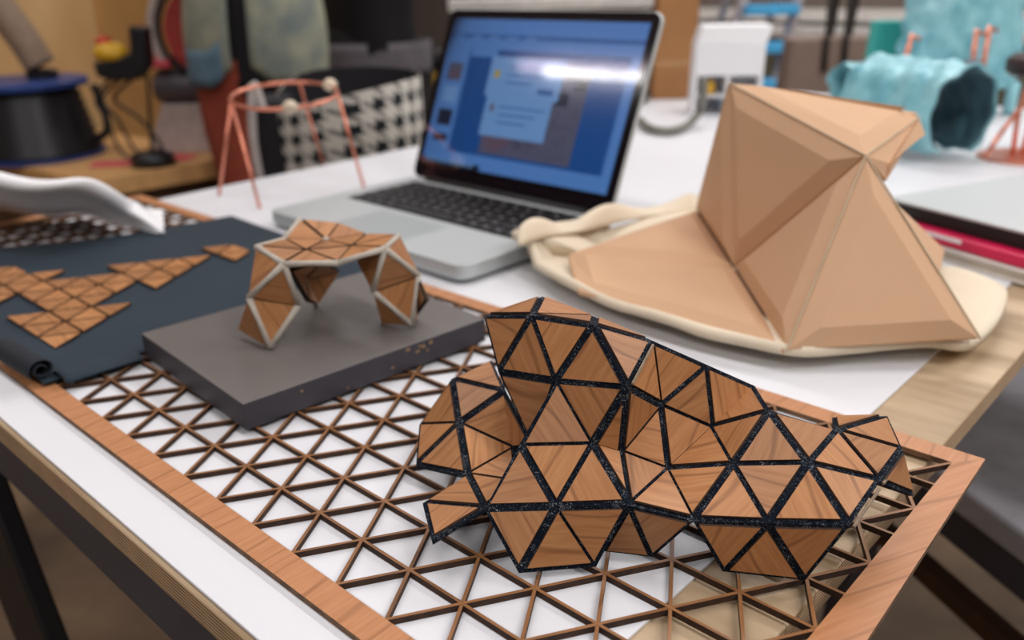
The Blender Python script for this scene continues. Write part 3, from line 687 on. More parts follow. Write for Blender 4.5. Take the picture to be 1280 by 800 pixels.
MB(RM).box((1.0, -.55, -1.15), (11.4, 7.3, -1.06)).build('cover', M['bookcover'], t, bevel=.02)
MB(RM).box((1.05, -.48, -1.06), (11.3, 7.2, -.87)).build('pages', M['book'], t)
MB(RM).box((1.0, -.55, -.87), (11.4, 7.3, -.79)).build('cover', M['bookcover'], t, bevel=.02)
# ================================================================ BACK OF THE TABLE
# cardboard box
pb = P(842, 124, -.1); k = 1
bm_ = frame(pb, .75)
t = thing('cardboard_box', 'tall narrow brown cardboard box with tape band behind the laptop', 'box', pb)
bb = MB(bm_); bb.box((-1.3, 0, 0), (1.15, 1.7, 6.0)); bb.build('box_body', M['cardboard'], t, bevel=.04)
MB(bm_).box((-1.32, -.02, 2.0), (1.17, 1.72, 2.3)).build('tape_band', M['tape'], t)
MB(bm_).box((1.152, .01, .02), (1.165, 1.68, 5.95)).build('shaded_side', M['cardboardshade'], t)  # thin dark sheet paints shade over the right side of the box
# white paper model
pw = P(905, 140, -.1); wm = frame(pw, .62) @ Matrix.Diagonal((.86, .9, .8, 1))
t = thing('white_model', 'white paper model like a small open cabinet beside the brown box', 'model', pw)
mb = MB(wm); mb.box((-2.2, -1.2, 2.6), (2.0, 1.6, 4.6)); mb.prism([(-2.2, -1.2, 4.6), (2.0, -1.2, 4.6), (2.0, 1.6, 4.6), (-2.2, 1.6, 4.6)], (.35, .3, 1.2)); mb.build('upper_box', M['paper'], t, bevel=.04)
mb = MB(wm)
for bx in (-2.2, -.2, 1.8): mb.box((bx, -1.2, 0), (bx+.2, 1.6, 2.6))
mb.box((-2.2, 1.5, 0), (2.0, 1.6, 2.6)); mb.build('side_wall', M['paper'], t)
MB(wm).box((-2.2, -1.2, 1.2), (2.0, 1.5, 1.32)).build('shelf', M['paper'], t)
o = MB(wm); o.lathe([(.3, 1.34), (.3, 2.0), (.12, 2.15), (.12, 2.35)], (-1.1, -.6, 0), 14); tag(o.build('yellow_bottle', M['yellow'], smooth=True), 'tiny yellow bottle standing inside the white paper model', 'bottle')
o = MB(wm); o.lathe([(.34, 0), (.34, 1.1)], (.7, -.5, 0), 14); tag(o.build('dark_cup', M['denimblue'], smooth=True), 'small dark blue cup inside the white paper model', 'cup')
pc = P(900, 132, -.1)+Vector((.9, -1.2, 0)); o = MB(frame(pc, .6)); o.lathe([(.55, 0), (.7, 1.0), (.62, 1.0), (.5, .1), (0, .1)], (0, 0, 0), 20)
tag(o.build('pale_cup', M['bluewhite'], smooth=True), 'pale blue plastic cup standing in front of the white model', 'cup')
pth = bez([P(800, 150, .15), P(812, 160, .15), P(835, 164, .15), P(858, 157, .2), P(874, 140, .6), P(879, 118, 1.6), P(879, 97, 2.4)], 6)
tag(MB().tube(pth, .2, 10).build('grey_tube', M['greytube'], smooth=True), 'bent grey tube curving on the white table behind the laptop', 'tube')
pth = bez([P(800, 128, .12), P(808, 125, .12), P(812, 115, .12), P(808, 106, .12)], 6)
tag(MB().tube(pth, .12, 8).build('short_cable', M['greytube'], smooth=True), 'short grey cable end beside the brown box', 'cable')
# cyan wrapped seat: half tube cushion and back
random.seed(3)
def crink(p, a=.12):
    return p+Vector((math.sin(p.y*3.1+p.z*5)*a, math.sin(p.x*4.3+p.z*2.7)*a, math.sin(p.x*3.7+p.y*4.1)*a))
pa = P(1078, 178, -.1); pb_ = P(1192, 203, -.1); ax = (pb_-pa); L0 = ax.length; ax.normalize(); ay = Vector((-ax.y, ax.x, 0))
CM_ = basis(pa, ax, ay, (0, 0, 1)); hx = RX.xy.to_3d().normalized(); hy = Vector((-hx.y, hx.x, 0))
t = thing('wrapped_armchair', 'chair model wrapped in crinkled cyan foil at the back of the table', 'chair model', CM_ @ Vector((3, 2, 0)))
def tub(u, v):
    a = math.radians(-62+304*v); r = 1.85+.10*math.sin(u*31+v*9)*math.sin(v*23+u*7)+.06*math.sin(v*41); p = Vector((u*L0, r*math.cos(a)*.95, 1.95+r*math.sin(a))); return crink(p, .03)
def tub_in(u, v):
    p = tub(u, v); return Vector((p.x*.97+.1, p.y*.9, 1.9+(p.z-1.9)*.9))
MB(CM_).grid(tub, 70, 60).build('rolled_seat', M['cyan'], t, smooth=True, solid=.1)
MB(CM_).grid(tub_in, 46, 36).build('dark_inside', mat('dark_teal_inside', (60, 98, 110), .6, bump=.5), t, smooth=True, solid=.05)  # inside of the roll in a darker teal
bc = PD(1217, 98, 44); BM_ = basis(Vector((bc.x, bc.y, 0)), hx, hy, (0, 0, 1))
def bck(u, v):
    a = 2*math.pi*v; z_ = bc.z-.6+u*7.5; w_ = 3.0+.2*math.sin(u*5); p = Vector((w_*math.cos(a)+.25*u, 1.6+1.1*math.sin(a)+u*1.2, z_)); return crink(p, .13)
MB(BM_).grid(bck, 30, 36).build('foil_back', M['cyan'], t, smooth=True)
MB(BM_).lathe([(0, bc.z+6.6), (2.4, bc.z+6.8), (0, bc.z+7.4)], (.25, 2.8, 0), 20, 1, .5).build('top_cap', M['cyan'], t, smooth=True)
def seat2(u, v):
    a = 2*math.pi*v; p = Vector((-6.2+u*6.8, 1.2+1.9*math.cos(a), bc.z-.2+.95*math.sin(a)-.1*u)); return crink(p, .1)
MB(BM_).grid(seat2, 30, 24).build('foil_cushion', M['cyan'], t, smooth=True)
for sx in (-5.2, -2.6, 0, 2.4):
    for sy in (.4, 2.2): MB(BM_).tube([(sx, sy, -.05), (sx, sy, bc.z-.3)], .3, 8).build('support', M['cyan'], t, smooth=True)
for q, (u0, v0, u1, v1) in enumerate(((1131, 76, 1140, 44), (1216, 76, 1221, 38), (1229, 82, 1237, 34))):
    c_ = PD(u0, v0, 42.6); d_ = PD(u1, v1, 42.6); MB().tube([c_-Vector((0, 0, .6)), c_, d_, d_+Vector((.3, .3, -.2))], .13, 8).build('copper_pipe', M['copper'], t, smooth=True)
c_ = PD(1214, 90, 41.5); mb = MB(); mb.lathe([(0, -.65), (.35, -.55), (.55, -.3), (.62, 0), (.55, .3), (.35, .55), (0, .65)], c_, 18); mb.build('grey_pad', M['midgrey'], t, smooth=True)
c_ = P(1100, 104, 1.0); pt = frame(P(1098, 150, -.1)+Vector((-2, 2, 0)), .7)
o = MB(frame(P(1093, 132, -.1), .72)); o.box((-.72, -.6, 0), (.72, .6, 4.6))
tag(o.build('teal_block', M['teal'], bevel=.06), 'small upright teal foam block left of the cyan wrapped chair', 'block')
# model stool at right edge
ps = P(1248, 198, -.1)+Vector((.75, .6, 0))
t = thing('model_stool', 'small stool with dark brown seat, copper legs and copper disc foot', 'stool', ps)
MB().lathe([(1.7, 0), (1.7, .12)], ps, 36).build('disc_foot', M['copper'], t, bevel=.03)
sc_ = ps+Vector((.1, .1, 0))
MB().lathe([(0, 3.25), (1.2, 3.25), (1.45, 3.45), (1.45, 3.9), (1.2, 4.1), (0, 4.12)], sc_, 30).build('seat', M['brownseat'], t, smooth=True)
for dx, dy in ((-.5, 0), (-.2, .5), (.3, -.3)):
    MB().tube([sc_+Vector((dx, dy, 3.3)), sc_+Vector((dx*1.3, dy*1.3, 1.7)), ps+Vector((dx*.8, dy*.8, .1))], .1, 8).build('leg', M['copper'], t, smooth=True)
MB().tube([ps+Vector((1.0, .9, .1)), ps+Vector((1.3, 1.2, 4.2))], .22, 10).build('post', M['copper'], t, smooth=True)
MB().tube(bez([sc_+Vector((-.4, 0, 2.4)), sc_+Vector((-.9, -.6, 1.2)), ps+Vector((-.9, -1.6, .5)), ps+Vector((-.9, -2.2, .3))], 6), .1, 8).build('bent_wire', M['copper'], t, smooth=True)
# ================================================================ FAR SIDE
# second counter and leather bag, ladder
struct(MB().box((-60, 112, 0.6), (X1, Y1, 1.6)).build('trim_1', M['counter']))
cb_ = thing('back_counter', 'long pale counter with dark front against the back wall', 'counter', (10, 118, FLOOR))
MB().box((-60, 108, -1.2), (60, 124.5, 0)).build('worktop', M['counter'], cb_, bevel=.1)
MB().box((-60, 109, FLOOR), (60, 124.4, -1.2)).build('cabinet_body', M['olivegrey'], cb_)
for k in range(10): MB().box((-59+12*k, 108.85, FLOOR+2), (-48+12*k, 109.0, -2)).build('door', M['olivegrey'], cb_, bevel=.05)
# bag on a stool behind the table
pd = PD(1040, 78, 66); bf = basis(pd, RX.xy.to_3d(), Vector((-RX.y, RX.x, 0)), (0, 0, 1))
t = thing('leather_bag', 'taupe leather tote with two dark straps on a stand behind the table', 'bag', (pd.x, pd.y, pd.z-4.2))
mb = MB(bf); mb.frustum(rrect(-4.0, -1.1, 4.0, 1.1, .5, -4.2), rrect(-3.7, -1.0, 3.7, 1.0, .5, 1.9)); mb.build('bag_body', M['taupe'], t, bevel=.2)
for sx in (-1.0, .45):
    MB(bf).tube([(sx, -1.1, -.5), (sx-.1, -1.15, 2), (sx-.2, -.9, 6.5), (sx+.5, -.6, 8), (sx+1.0, .5, 6.4), (sx+1.0, .9, 1.8)], .24, 8).build('strap', M['strap'], t, smooth=True)
zb = pd.z-4.2
t = thing('side_stand', 'dark square stand carrying the taupe tote behind the table', 'stand', (pd.x, pd.y, FLOOR))
MB(bf).box((-4.4, -2, zb-pd.z-.8), (4.4, 2, zb-pd.z)).build('top', M['benchdark'], t, bevel=.05)
for sx in (-1, 1):
    for sy in (-1, 1): MB(bf).box((sx*4-.3, sy*1.6-.3, FLOOR-pd.z), (sx*4+.3, sy*1.6+.3, zb-pd.z-.8)).build('leg', M['benchdark'], t)
# ladder
lb = PD(958, 60, 84); lbf = basis(Vector((lb.x, lb.y, FLOOR)), RX.xy.to_3d(), Vector((-RX.y, RX.x, 0)), (0, 0, 1))
t = thing('step_ladder', 'silver step ladder with sky blue treads standing far behind the table', 'ladder', (lb.x, lb.y, FLOOR))
HT = 44
for sx in (-1, 1):
    MB(lbf).tube([(sx*3.3-7, -5, 0), (sx*2.2+3.6, 2, HT)], .55, 6).build('rail', M['silver'], t)
    MB(lbf).tube([(sx*3.2-7, 9, 0), (sx*2.1+3.4, 2.6, HT-1)], .4, 6).build('rear_rail', M['silver'], t)
for k in range(1, 13):
    f_ = k/13; yy = -5+7*f_; MB(lbf).box((-3.2+1.1*f_-7+10.6*f_, yy-1.5, HT*f_-.6), (3.2-1.1*f_-7+10.6*f_, yy+1.6, HT*f_+.3)).build('tread', M['skyblue'], t, bevel=.08)
# ================================================================ LEFT: BENCH, PANEL, MACHINES
bz = -5.0
B1 = P(31, 209, bz); B2_ = P(108, 227, bz); B3 = P(272, 200, bz)
bd = (B2_-B1).normalized(); be = (B3-B2_).normalized()
q0_ = B2_-bd*26; q1_ = B2_; q2_ = B2_+be*12.5; q3_ = q2_-bd*26
t = thing('wooden_bench', 'wooden workbench with thick pale top behind the table on the left', 'bench', ((q0_.x+q2_.x)/2, (q0_.y+q2_.y)/2, FLOOR))
MB().prism([p-Vector((0, 0, 1.3)) for p in (q0_, q1_, q2_, q3_)], (0, 0, 1.3)).build('benchtop', M['benchtop'], t, bevel=.06)
cc = (q0_+q2_)/2
MB().prism([p.lerp(cc, .08)-Vector((0, 0, 7)) for p in (q0_, q1_, q2_, q3_)], (0, 0, 5.7)).build('drawer_case', M['benchdark'], t)
for p in (q0_, q1_, q2_, q3_):
    p = p.lerp(cc, .12); MB().box((p.x-.6, p.y-.6, FLOOR), (p.x+.6, p.y+.6, bz-7)).build('leg', M['benchdark'], t)
px_ = min(q0_.x, q3_.x)-1
py_ = P(118, 40, 3).y
def wallpt(u, v, x):
    d = ray(u, v); return CW+d*((x-CW.x)/d.x)
ysp = wallpt(122, 40, px_).y
tag(MB().box((px_-1.5, -30, FLOOR), (px_, ysp, 34)).build('plywood_sheet', M['plypanel'], bevel=.05), 'tall pale sheet of plywood standing upright behind the wooden bench', 'board')
tag(MB().box((px_-1.5, ysp+.05, FLOOR), (px_-.5, ysp+17, 34)).build('orange_board', mat('orange_plywood', (200, 148, 84), .7, var=.1, scale=3, stretch=(3, 3, 1)), bevel=.05), 'darker orange board standing upright right of the pale plywood sheet', 'board')
K = 1.36
def kf(o): return basis(o, hx*1, hy*1, (0, 0, 1)) @ Matrix.Scale(K, 4)
pm = P(30, 203, bz)+hy*3.0
t = thing('dust_extractor', 'black ribbed drum machine with flat blue lid on the wooden bench', 'machine', pm)
km = kf(pm)
prof = [(3.4, .24)]
for k in range(7): prof += [(3.45-.1*k, .4+.5*k), (3.2-.1*k, .55+.5*k)]
prof += [(2.7, 3.8)]
MB(km).lathe(prof, (0, 0, 0), 40).build('drum', M['black'], t, smooth=True)
MB(km).lathe([(3.6, .02), (3.6, .22)], (0, 0, 0), 40).build('base_ring', M['blue'], t)
ld = MB(km).lathe([(2.75, 3.8), (3.3, 3.9), (3.3, 4.2), (3.1, 4.3), (0, 4.3)], (0, 0, 0), 40).build('lid', M['blue'], t, bevel=.04)
MB(km).tube(bez([(3.3, 0, .8), (4.1, 0, 1.3), (4.1, 0, 2.6), (3.75, 0, 3.9)], 6), .25, 8).build('handle', M['black'], t, smooth=True)
MB(km).lathe([(.85, 4.3), (.85, 4.7), (.7, 4.8), (0, 4.8)], (1.0, 0, 0), 20).build('hose_socket', M['black'], ld)
hp = bez([km @ Vector(v) for v in ((1.0, 0, 5.0), (.3, 0, 6.5), (-.6, 0, 8.2), (-1.6, 0, 11), (-2.0, 0, 15))], 24)
tag(MB().tube(hp, [1.1+(.14 if i % 2 else -.05) for i in range(len(hp))], 14).build('corrugated_hose', M['hose'], smooth=True), 'beige ribbed hose rising from the black drum machine', 'hose')
ph = PD(157, 76, 60); hm = kf(ph)
t = thing('power_tool', 'black power tool with yellow and red cap propped over the bench', 'tool', (ph.x, ph.y, bz))
mb = MB(hm); mb.prism([(-1.5, -.6, .0), (-1.4, -.6, -.7), (-.6, -.6, -.95), (.7, -.6, -.9), (1.3, -.6, -.2), (1.4, -.6, 1.6), (.6, -.6, 1.7), (.5, -.6, .4), (-.6, -.6, 0)], (0, 1.2, 0)); mb.build('tool_body', M['black'], t, bevel=.15)
yc = MB(hm).lathe([(0, -.1), (.8, 0), (.85, .4), (.6, .75), (0, .9)], (-.7, 0, .1), 18).build('yellow_cap', M['yellow'], t, smooth=True)
MB(hm).lathe([(0, .6), (.4, .7), (.42, 1.0), (0, 1.15)], (-.95, 0, .1), 14).build('red_knob', M['redplastic'], yc, smooth=True)
pbz = (bz-ph.z)/K
MB(hm).tube([(.9, .3, -.8), (.5, .3, pbz+.7)], .1, 8).build('stand_rod', M['black'], t)
for k, xs in enumerate(((-1.0, -1.9, -1.5, -1.0, .3), (-.4, -1.6, -.9, -.2, 1.0), (.2, -.9, .3, 1.2, .9))):
    MB(hm).tube(bez([(xs[0], 0, -.9), (xs[1], 0, -1.9), (xs[2], 0, -3.0), (xs[3], 0, pbz+.7+.1*k), (xs[4], 0, pbz+.25)], 8), .09, 8).build('cable', M['black'], t, smooth=True)
MB(hm).lathe([(1.2, pbz+.02), (1.1, pbz+.6), (.5, pbz+.8), (0, pbz+.85)], (.5, .3, 0), 18).build('tool_foot', M['black'], t, smooth=True)
pq = P(238, 190, bz)+hy*1.4; dm = kf(pq)
t = thing('disc_sander', 'grey bench sander with red disc inside a dark curved guard', 'sander', pq)
MB(dm).frustum(rrect(-2.4, -1.3, 2.4, 1.3, .2, 0.01), rrect(-1.3, -1.0, 1.4, 1.0, .2, 2.7)).build('pedestal', M['lightgrey'], t, bevel=.1)
MB(dm @ Matrix.Translation((0, 0, 3.6)) @ Matrix.Rotation(math.pi/2, 4, 'Y')).lathe([(0, -1.7), (.8, -1.7), (1.0, -1.3), (1.0, 1.3), (.8, 1.7), (0, 1.7)], (0, 0, 0), 24).build('motor', M['midgrey'], t, smooth=True)
dk = dm @ Matrix.Translation((1.9, -.7, 6.6)) @ Matrix.Rotation(math.pi/2, 4, 'X')
MB(dk).lathe([(0, 0), (2.45, 0), (2.45, .25), (0, .25)], (0, 0, 0), 40).build('red_disc', M['red'], t, bevel=.03)
gd = MB(dk).tube([Vector((2.75*math.cos(a), 2.75*math.sin(a), .1)) for a in [math.radians(60+k*6) for k in range(30)]], .16, 8).build('guard', M['black'], t, smooth=True)
MB(dk).tube([Vector((3.2*math.cos(a), 3.2*math.sin(a), .0)) for a in [math.radians(80+k*6) for k in range(24)]], .25, 8).build('housing_rim', M['lightgrey'], gd, smooth=True)
MB(dm).box((-1.9, -1.3, 4.75), (-.4, .6, 5.1)).build('work_rest', M['pink'], t, bevel=.05)
MB(dm).box((-.5, -.3, 4.4), (2.2, .2, 6.4)).build('disc_mount', M['midgrey'], t, bevel=.05)
for k, (u, v, lab) in enumerate(((212, 197, 'pink-red paper sheet on the bench in front of the sander'), (150, 205, 'pale red paper sheet near the corner of the bench'))):
    c_ = P(u, v, bz); tag(MB(frame(c_, .5+.4*k)).box((-2.0, -.9, .01), (2.0, .9, .09)).build('red_paper', M['pink']), lab, 'paper')
# crumpled bits behind bench (dark bin)
pn = PD(560, 120, 92); t = thing('tool_crate', 'dark crate with yellow and orange patches left of the laptop screen, far back', 'crate', (pn.x, pn.y, FLOOR))
nm = basis(Vector((pn.x, pn.y, FLOOR)), hx, Vector((-hx.y, hx.x, 0)), (0, 0, 1))
MB(nm).box((-3, -2, 0), (3, 2, 21.5)).build('crate_body', M['strap'], t, bevel=.1)
MB(nm).lathe([(0, 21), (1.6, 21.2), (1.7, 22.5), (1.2, 23.6), (0, 23.8)], (-.6, 0, 0), 16, ).build('black_cover', M['black'], t, smooth=True)
MB(nm).box((-1.4, -2.05, 20), (.2, -1.98, 21.4)).build('yellow_label', M['yellow'], t); MB(nm).box((-1.8, -2.05, 16.5), (.3, -1.98, 18.6)).build('orange_label', mat('orange_label', (205, 130, 70), .6), t)
# pale shelf far right of laptop top
t = thing('grey_worktable', 'long pale grey worktable standing beyond the laptop', 'table', (-40, 75, FLOOR))
q0 = PD(560, 6, 84); q1 = PD(862, 6, 84); wx = (q1-q0); wl = wx.length; wm2 = basis(Vector((q0.x, q0.y, 0)), (wx.x, wx.y, 0), (-wx.y, wx.x, 0), (0, 0, 1)); zt = 5.0
MB(wm2).box((0, 0, zt-1.0), (wl, 10, zt)).build('top', M['counter'], t, bevel=.08)
for a_ in (1, wl-2):
    for b_2 in (.8, 8.2): MB(wm2).box((a_, b_2, FLOOR), (a_+1, b_2+1, zt-1)).build('leg', M['steel'], t)
# ================================================================ PEOPLE
def skinned(name, joints, edges, matr, parent, org, sub=2):
    names = list(joints); ix = {n_: i for i, n_ in enumerate(names)}
    me = bpy.data.meshes.new(name); me.from_pydata([T(joints[n_][0])-org for n_ in names], [(ix[a], ix[b]) for a, b in edges], [])
    ob = bpy.data.objects.new(name, me); col.objects.link(ob); ob.parent = parent; ORG[ob.name] = org
    me.materials.append(matr)
    md = ob.modifiers.new('skin', 'SKIN'); md.use_smooth_shade = True
    sv = me.skin_vertices[0].data if me.skin_vertices else None
    if sv is None:
        bm = bmesh.new(); bm.from_mesh(me); bm.verts.layers.skin.verify(); bm.to_mesh(me); bm.free(); sv = me.skin_vertices[0].data
    for n_, i in ix.items():
        r = joints[n_][1]; r = r if isinstance(r, tuple) else (r, r); sv[i].radius = (r[0]*S, r[1]*S); sv[i].use_root = (i == 0)
    md2 = ob.modifiers.new('sub', 'SUBSURF'); md2.levels = sub; md2.render_levels = sub
    return ob
def person(base, e, label, trouser, top, jacket=None, hem=None, rhand=None, lean=0):
    e = e.normalized(); f = Vector((e.y, -e.x, 0))            # f points to the camera side
    g = lambda a, b, z: Vector((base.x, base.y, 0))+e*a+f*b+Vector((0, 0, z+FLOOR))
    t = thing('person', label, 'person', (base.x, base.y, FLOOR)); org = ORG[t.name]
    J = dict(pel=(g(0, 0, 25.5), 2.6), wst=(g(0, 0, 30), 2.4), chs=(g(0, .1, 37), 3.2), shc=(g(0, 0, 41), 2.4), nck=(g(0, 0, 43.6), 1.7), jaw=(g(0, .6, 45.3), (2.0, 2.3)), hed=(g(0, .2, 48), (2.4, 2.9)), crn=(g(0, 0, 50), (1.7, 2.0)))
    E_ = [('pel', 'wst'), ('wst', 'chs'), ('chs', 'shc'), ('shc', 'nck'), ('nck', 'jaw'), ('jaw', 'hed'), ('hed', 'crn')]
    legs = {}; legE = []
    for s_, n_ in ((-1, 'l'), (1, 'r')):
        kx = s_*2.5
        L = {n_+'hip': (g(s_*2.2, 0, 23.5), 2.5), n_+'kne': (g(kx+lean*.8, .5, 13), 1.75), n_+'ank': (g(kx+lean*.95, 0, 2.4), 1.15)}
        legs.update(L); legE += [(n_+'hip', n_+'kne'), (n_+'kne', n_+'ank')]
        J.update(L); J[n_+'toe'] = (g(kx+lean*.95+s_*.4, 3.4, .9), (1.1, .8)); J[n_+'hel'] = (g(kx+lean*.95, -.6, .9), .9)
        E_ += [('pel', n_+'hip'), (n_+'hip', n_+'kne'), (n_+'kne', n_+'ank'), (n_+'ank', n_+'hel'), (n_+'ank', n_+'toe')]
        hand = rhand if (s_ > 0 and rhand) else (s_*5.5, 1.8, 38.5)
        el = (s_*8.8, -5.0, 35.5); hv = Vector(hand); wr = hv.lerp(Vector(el), .0)
        J[n_+'sh'] = (g(s_*5.6, 0, 40.2), 1.75); J[n_+'elb'] = (g(*el), 1.25); J[n_+'wri'] = (g(*hand), (.85, .7))
        E_ += [('shc', n_+'sh'), (n_+'sh', n_+'elb'), (n_+'elb', n_+'wri')]
        d = (hv-Vector(el)).normalized(); side = d.cross(Vector((0, 0, 1))).normalized(); nrm = side.cross(d)
        pc_ = hv+d*1.3; J[n_+'plm'] = (g(*pc_), (1.15, .5)); E_.append((n_+'wri', n_+'plm'))
        for q, (o_, ln_) in enumerate(((-.9, 1.9), (-.3, 2.3), (.3, 2.1), (.9, 1.7))):
            a_ = pc_+side*o_+d*1.1; b_ = a_+d*ln_*.5-nrm*.25; c_ = b_+d*ln_*.4-nrm*.6
            J[n_+'f%da' % q] = (g(*a_), .28); J[n_+'f%db' % q] = (g(*b_), .25); J[n_+'f%dc' % q] = (g(*c_), .2)
            E_ += [(n_+'plm', n_+'f%da' % q), (n_+'f%da' % q, n_+'f%db' % q), (n_+'f%db' % q, n_+'f%dc' % q)]
        a_ = hv+d*.6-side*1.3*s_; b_ = a_+d*.9-side*.6*s_-nrm*.3
        J[n_+'ta'] = (g(*a_), .33); J[n_+'tb'] = (g(*b_), .25); E_ += [(n_+'wri', n_+'ta'), (n_+'ta', n_+'tb')]
    skinned('body', J, E_, M['skin'], t, org)
    # head details
    MB(basis(g(0, 2.9, 47.2), e, f, (0, 0, 1))).lathe([(0, -.5), (.4, -.4), (.3, .3), (0, .9)], (0, 0, 0), 10).build('nose', M['skin'], t, smooth=True)
    for s_ in (-1, 1):
        MB(basis(g(s_*.85, 2.55, 48), e, f, (0, 0, 1))).lathe([(0, -.28), (.28, 0), (0, .28)], (0, 0, 0), 12).build('eye', M['paper'], t, smooth=True)
        MB(basis(g(s_*2.3, 0, 47.2), e, f, (0, 0, 1))).lathe([(0, -.8), (.3, -.4), (.4, .5), (0, .8)], (0, 0, 0), 10).build('ear', M['skin'], t, smooth=True)
    MB(basis(g(0, 2.6, 45.6), e, f, (0, 0, 1))).lathe([(0, -.15), (.7, 0), (0, .15)], (0, 0, 0), 14, 1, .5).build('mouth', M['red'], t, smooth=True)
    hb = basis(g(0, -.5, 48.4), e, f, (0, 0, 1)); MB(hb).lathe([(2.3, -3.5), (2.75, -1.5), (2.8, .3), (2.2, 2.0), (1.2, 2.7), (0, 2.9)], (0, 0, 0), 24, 1, 1.1).build('hair', M['hair'], t, smooth=True)
    # trousers
    TJ = dict(pel=(g(0, 0, 25.8), (4.1, 3.1)), wst=(g(0, 0, 28.0), (3.9, 3.0))); TE = [('pel', 'wst')]
    for n_ in 'lr':
        for k_ in ('hip', 'kne', 'ank'): p_, r_ = legs[n_+k_]; TJ[n_+k_] = (p_, r_*1.28)
        TE += [('pel', n_+'hip'), (n_+'hip', n_+'kne'), (n_+'kne', n_+'ank')]
        MB(basis(legs[n_+'ank'][0]+f*1.4-Vector((0, 0, 2.4)), e, f, (0, 0, 1))).frustum(rrect(-1.4, -3, 1.4, 3.4, 1.2, 0), rrect(-1.1, -2.6, 1.1, 2.2, 1.0, 2.4)).build('shoe', M['black'], t, bevel=.3)
    skinned('trousers', TJ, TE, trouser, t, org)
    # top with sleeves
    UJ = dict(a0=(g(0, 0, 22.0), (4.6, 4.0)), a=(g(0, 0, 26), (4.5, 3.9)), b=(g(0, 0, 31.5), (4.4, 3.9)), c=(g(0, .1, 37), (4.6, 3.8)), d=(g(0, 0, 41.2), (3.3, 2.7)))
    UE = [('a0', 'a'), ('a', 'b'), ('b', 'c'), ('c', 'd')]
    for s_, n_ in ((-1, 'l'), (1, 'r')):
        UJ[n_+'s'] = (J[n_+'sh'][0], 2.3); UJ[n_+'e'] = (J[n_+'elb'][0]-Vector((0, 0, .4)), 2.4); UJ[n_+'w'] = (J[n_+'elb'][0].lerp(J[n_+'wri'][0], .9), 1.2)
        UE += [('d', n_+'s'), (n_+'s', n_+'e'), (n_+'e', n_+'w')]
    skinned('top', UJ, UE, top, t, org)
    return t, g, e, f, org
# person in denim jacket
bp1 = PD(322, 60, 60)
t1, g1, e1, f1, o1 = person(bp1, RX.xy.to_3d(), 'person in open washed denim jacket and rust trousers standing behind the bench end', M['rust'], M['blacktop'], lean=2.4)
def jack(u, v):          # wraps round the torso leaving the front open; u around, v up
    a = math.radians(98+344*u+ (4*(1-v))); rr = 1.0+.05*math.sin(v*9)
    z = 24.3+v*17; w_ = (4.3+.5*(1-v))*(1 if v < .8 else 1-.3*(v-.8)/.2); d_ = 4.1*(1 if v < .8 else 1-.25*(v-.8)/.2)
    dz = 0
    if v < .15:
        e_ = min(u, 1-u); dz = 1.1*max(0, 1-e_/.05)*(1-v/.15)
    return g1(w_*math.cos(a)*rr, d_*math.sin(a)*rr, z+dz)
MB().grid(jack, 60, 24).build('denim_jacket', M['denim'], t1, smooth=True, solid=.25)
def hemf(u, v):
    a = math.radians(98+344*u+4); z = 24.1+v*2.4
    e_ = min(u, 1-u); z += 1.1*max(0, 1-e_/.05)
    return g1(4.95*math.cos(a), 4.35*math.sin(a), z)
MB().grid(lambda u, v: hemf(.02+.36*u, v), 30, 4).build('blue_hem', M['denimblue'], t1, smooth=True, solid=.1)
# person in black
bp2 = PD(462, 40, 74)
t2, g2, e2, f2_, o2 = person(bp2, RX.xy.to_3d(), 'person in black top with grey knit hem standing behind the houndstooth bag', M['dark'], M['blacktop'], rhand=(8.6, 4.0, 33.2))
MB().grid(lambda u, v: g2(5.2*math.cos(2*math.pi*u)*(1+.03*math.sin(u*40)), 3.9*math.sin(2*math.pi*u), 23.0+2.6*v), 48, 4).build('grey_knit_hem', M['greyknit'], t2, smooth=True, solid=.2)
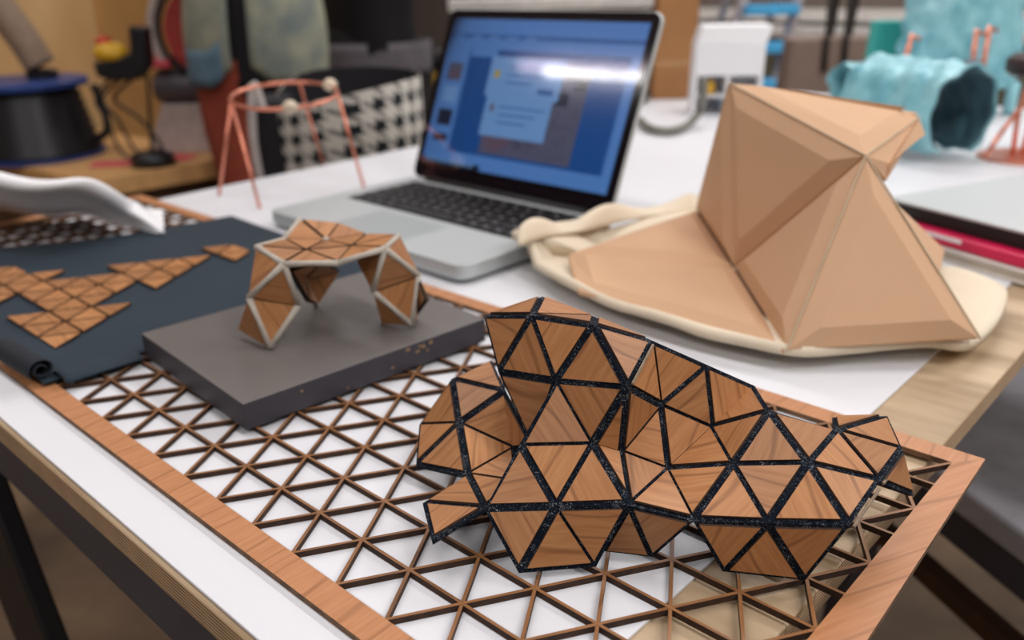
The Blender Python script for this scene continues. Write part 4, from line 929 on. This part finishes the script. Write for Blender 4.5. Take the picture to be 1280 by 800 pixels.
# ---- houndstooth tote on stool
pt_ = PD(437, 160, 44); hb_ = basis(Vector((pt_.x, pt_.y, 0)), hx, Vector((-hx.y, hx.x, 0)), (0, 0, 1))
zt_ = PD(437, 108, 44).z; zb_ = zt_-9
t = thing('tote_bag', 'black and cream houndstooth tote bag with black lining, open top, behind the table', 'bag', Vector((pt_.x, pt_.y, zb_)))
def tote(u, v, k=1.0):
    a = 2*math.pi*u; w_ = (4.0-.25*v)*k; d_ = (1.9+1.0*v)*k; n_ = .75
    cx_, sy_ = math.cos(a), math.sin(a)
    x_ = w_*math.copysign(abs(cx_)**n_, cx_); y_ = d_*math.copysign(abs(sy_)**n_, sy_)
    return Vector((x_, y_, zb_+v*9+(.55*x_/w_-.1*math.sin(a*2)+.75*max(0, y_)/d_*(1-.5*x_/w_))*v))
MB(hb_).grid(tote, 64, 12, uvfn=lambda u, v: (u*20, v*9)).build('bag_body', M['hound'], t, smooth=True)
MB(hb_).grid(lambda u, v: tote(u, v, .955)+Vector((0, 0, .02)), 64, 12).build('lining', M['dark'], t, smooth=True)
MB(hb_).prism([tote(q/32, 0) for q in range(32)], (0, 0, .1)).build('bag_base', M['dark'], t)
MB(hb_).tube(bez([(-3.9, -2.1, zt_-.6), (-4.2, -2.2, zt_+.5), (-4.5, -2.15, zt_-2.0), (-4.3, -2.15, zt_-5)], 8), .22, 8).build('strap', M['webbing'], t, smooth=True)
MB(hb_).box((-4.6, -1.9, zb_), (-3.0, 1.6, zt_-.3)).build('black_gusset', M['dark'], t, bevel=.3)
t = thing('wooden_stool', 'plain dark wooden stool under the houndstooth tote bag', 'stool', Vector((pt_.x, pt_.y, FLOOR)))
MB(hb_).box((-4.3, -2.6, zb_-.8), (4.3, 2.6, zb_)).build('seat', M['benchdark'], t, bevel=.1)
for sx in (-1, 1):
    for sy in (-1, 1): MB(hb_).tube([(sx*3.5, sy*2, zb_-.7), (sx*4.1, sy*2.5, FLOOR)], .4, 10).build('leg', M['benchdark'], t)
# ================================================================ RIGHT: GREY BENCH BELOW THE TABLE EDGE
zq = -6.0
c1 = P(1185, 596, zq); c2 = P(1290, 672, zq); dx_ = (c2-c1).normalized(); dy_ = Vector((-dx_.y, dx_.x, 0))
if dy_.dot(FW) < 0: dy_ = -dy_
gm = basis(c1-dx_*6, dx_, dy_, (0, 0, 1))
t = thing('grey_bench', 'low grey padded bench with dark wooden rail at the right end of the table', 'bench', Vector((c1.x, c1.y, FLOOR)))
MB(gm).box((0, 0, -.9), (30, 14, 0)).build('seat', M['greychair'], t, bevel=.15)
MB(gm).box((.2, .2, -2.0), (29.8, 13.8, -.9)).build('seat_frame', M['steel'], t)
MB(gm).box((.6, .4, -4.2), (29.4, 1.0, -3.6)).build('rail', M['benchdark'], t)
for x in (1, 28):
    for y in (.8, 12.4): MB(gm).box((x, y, FLOOR-zq), (x+1, y+1, -1.9)).build('leg', M['steel'], t)
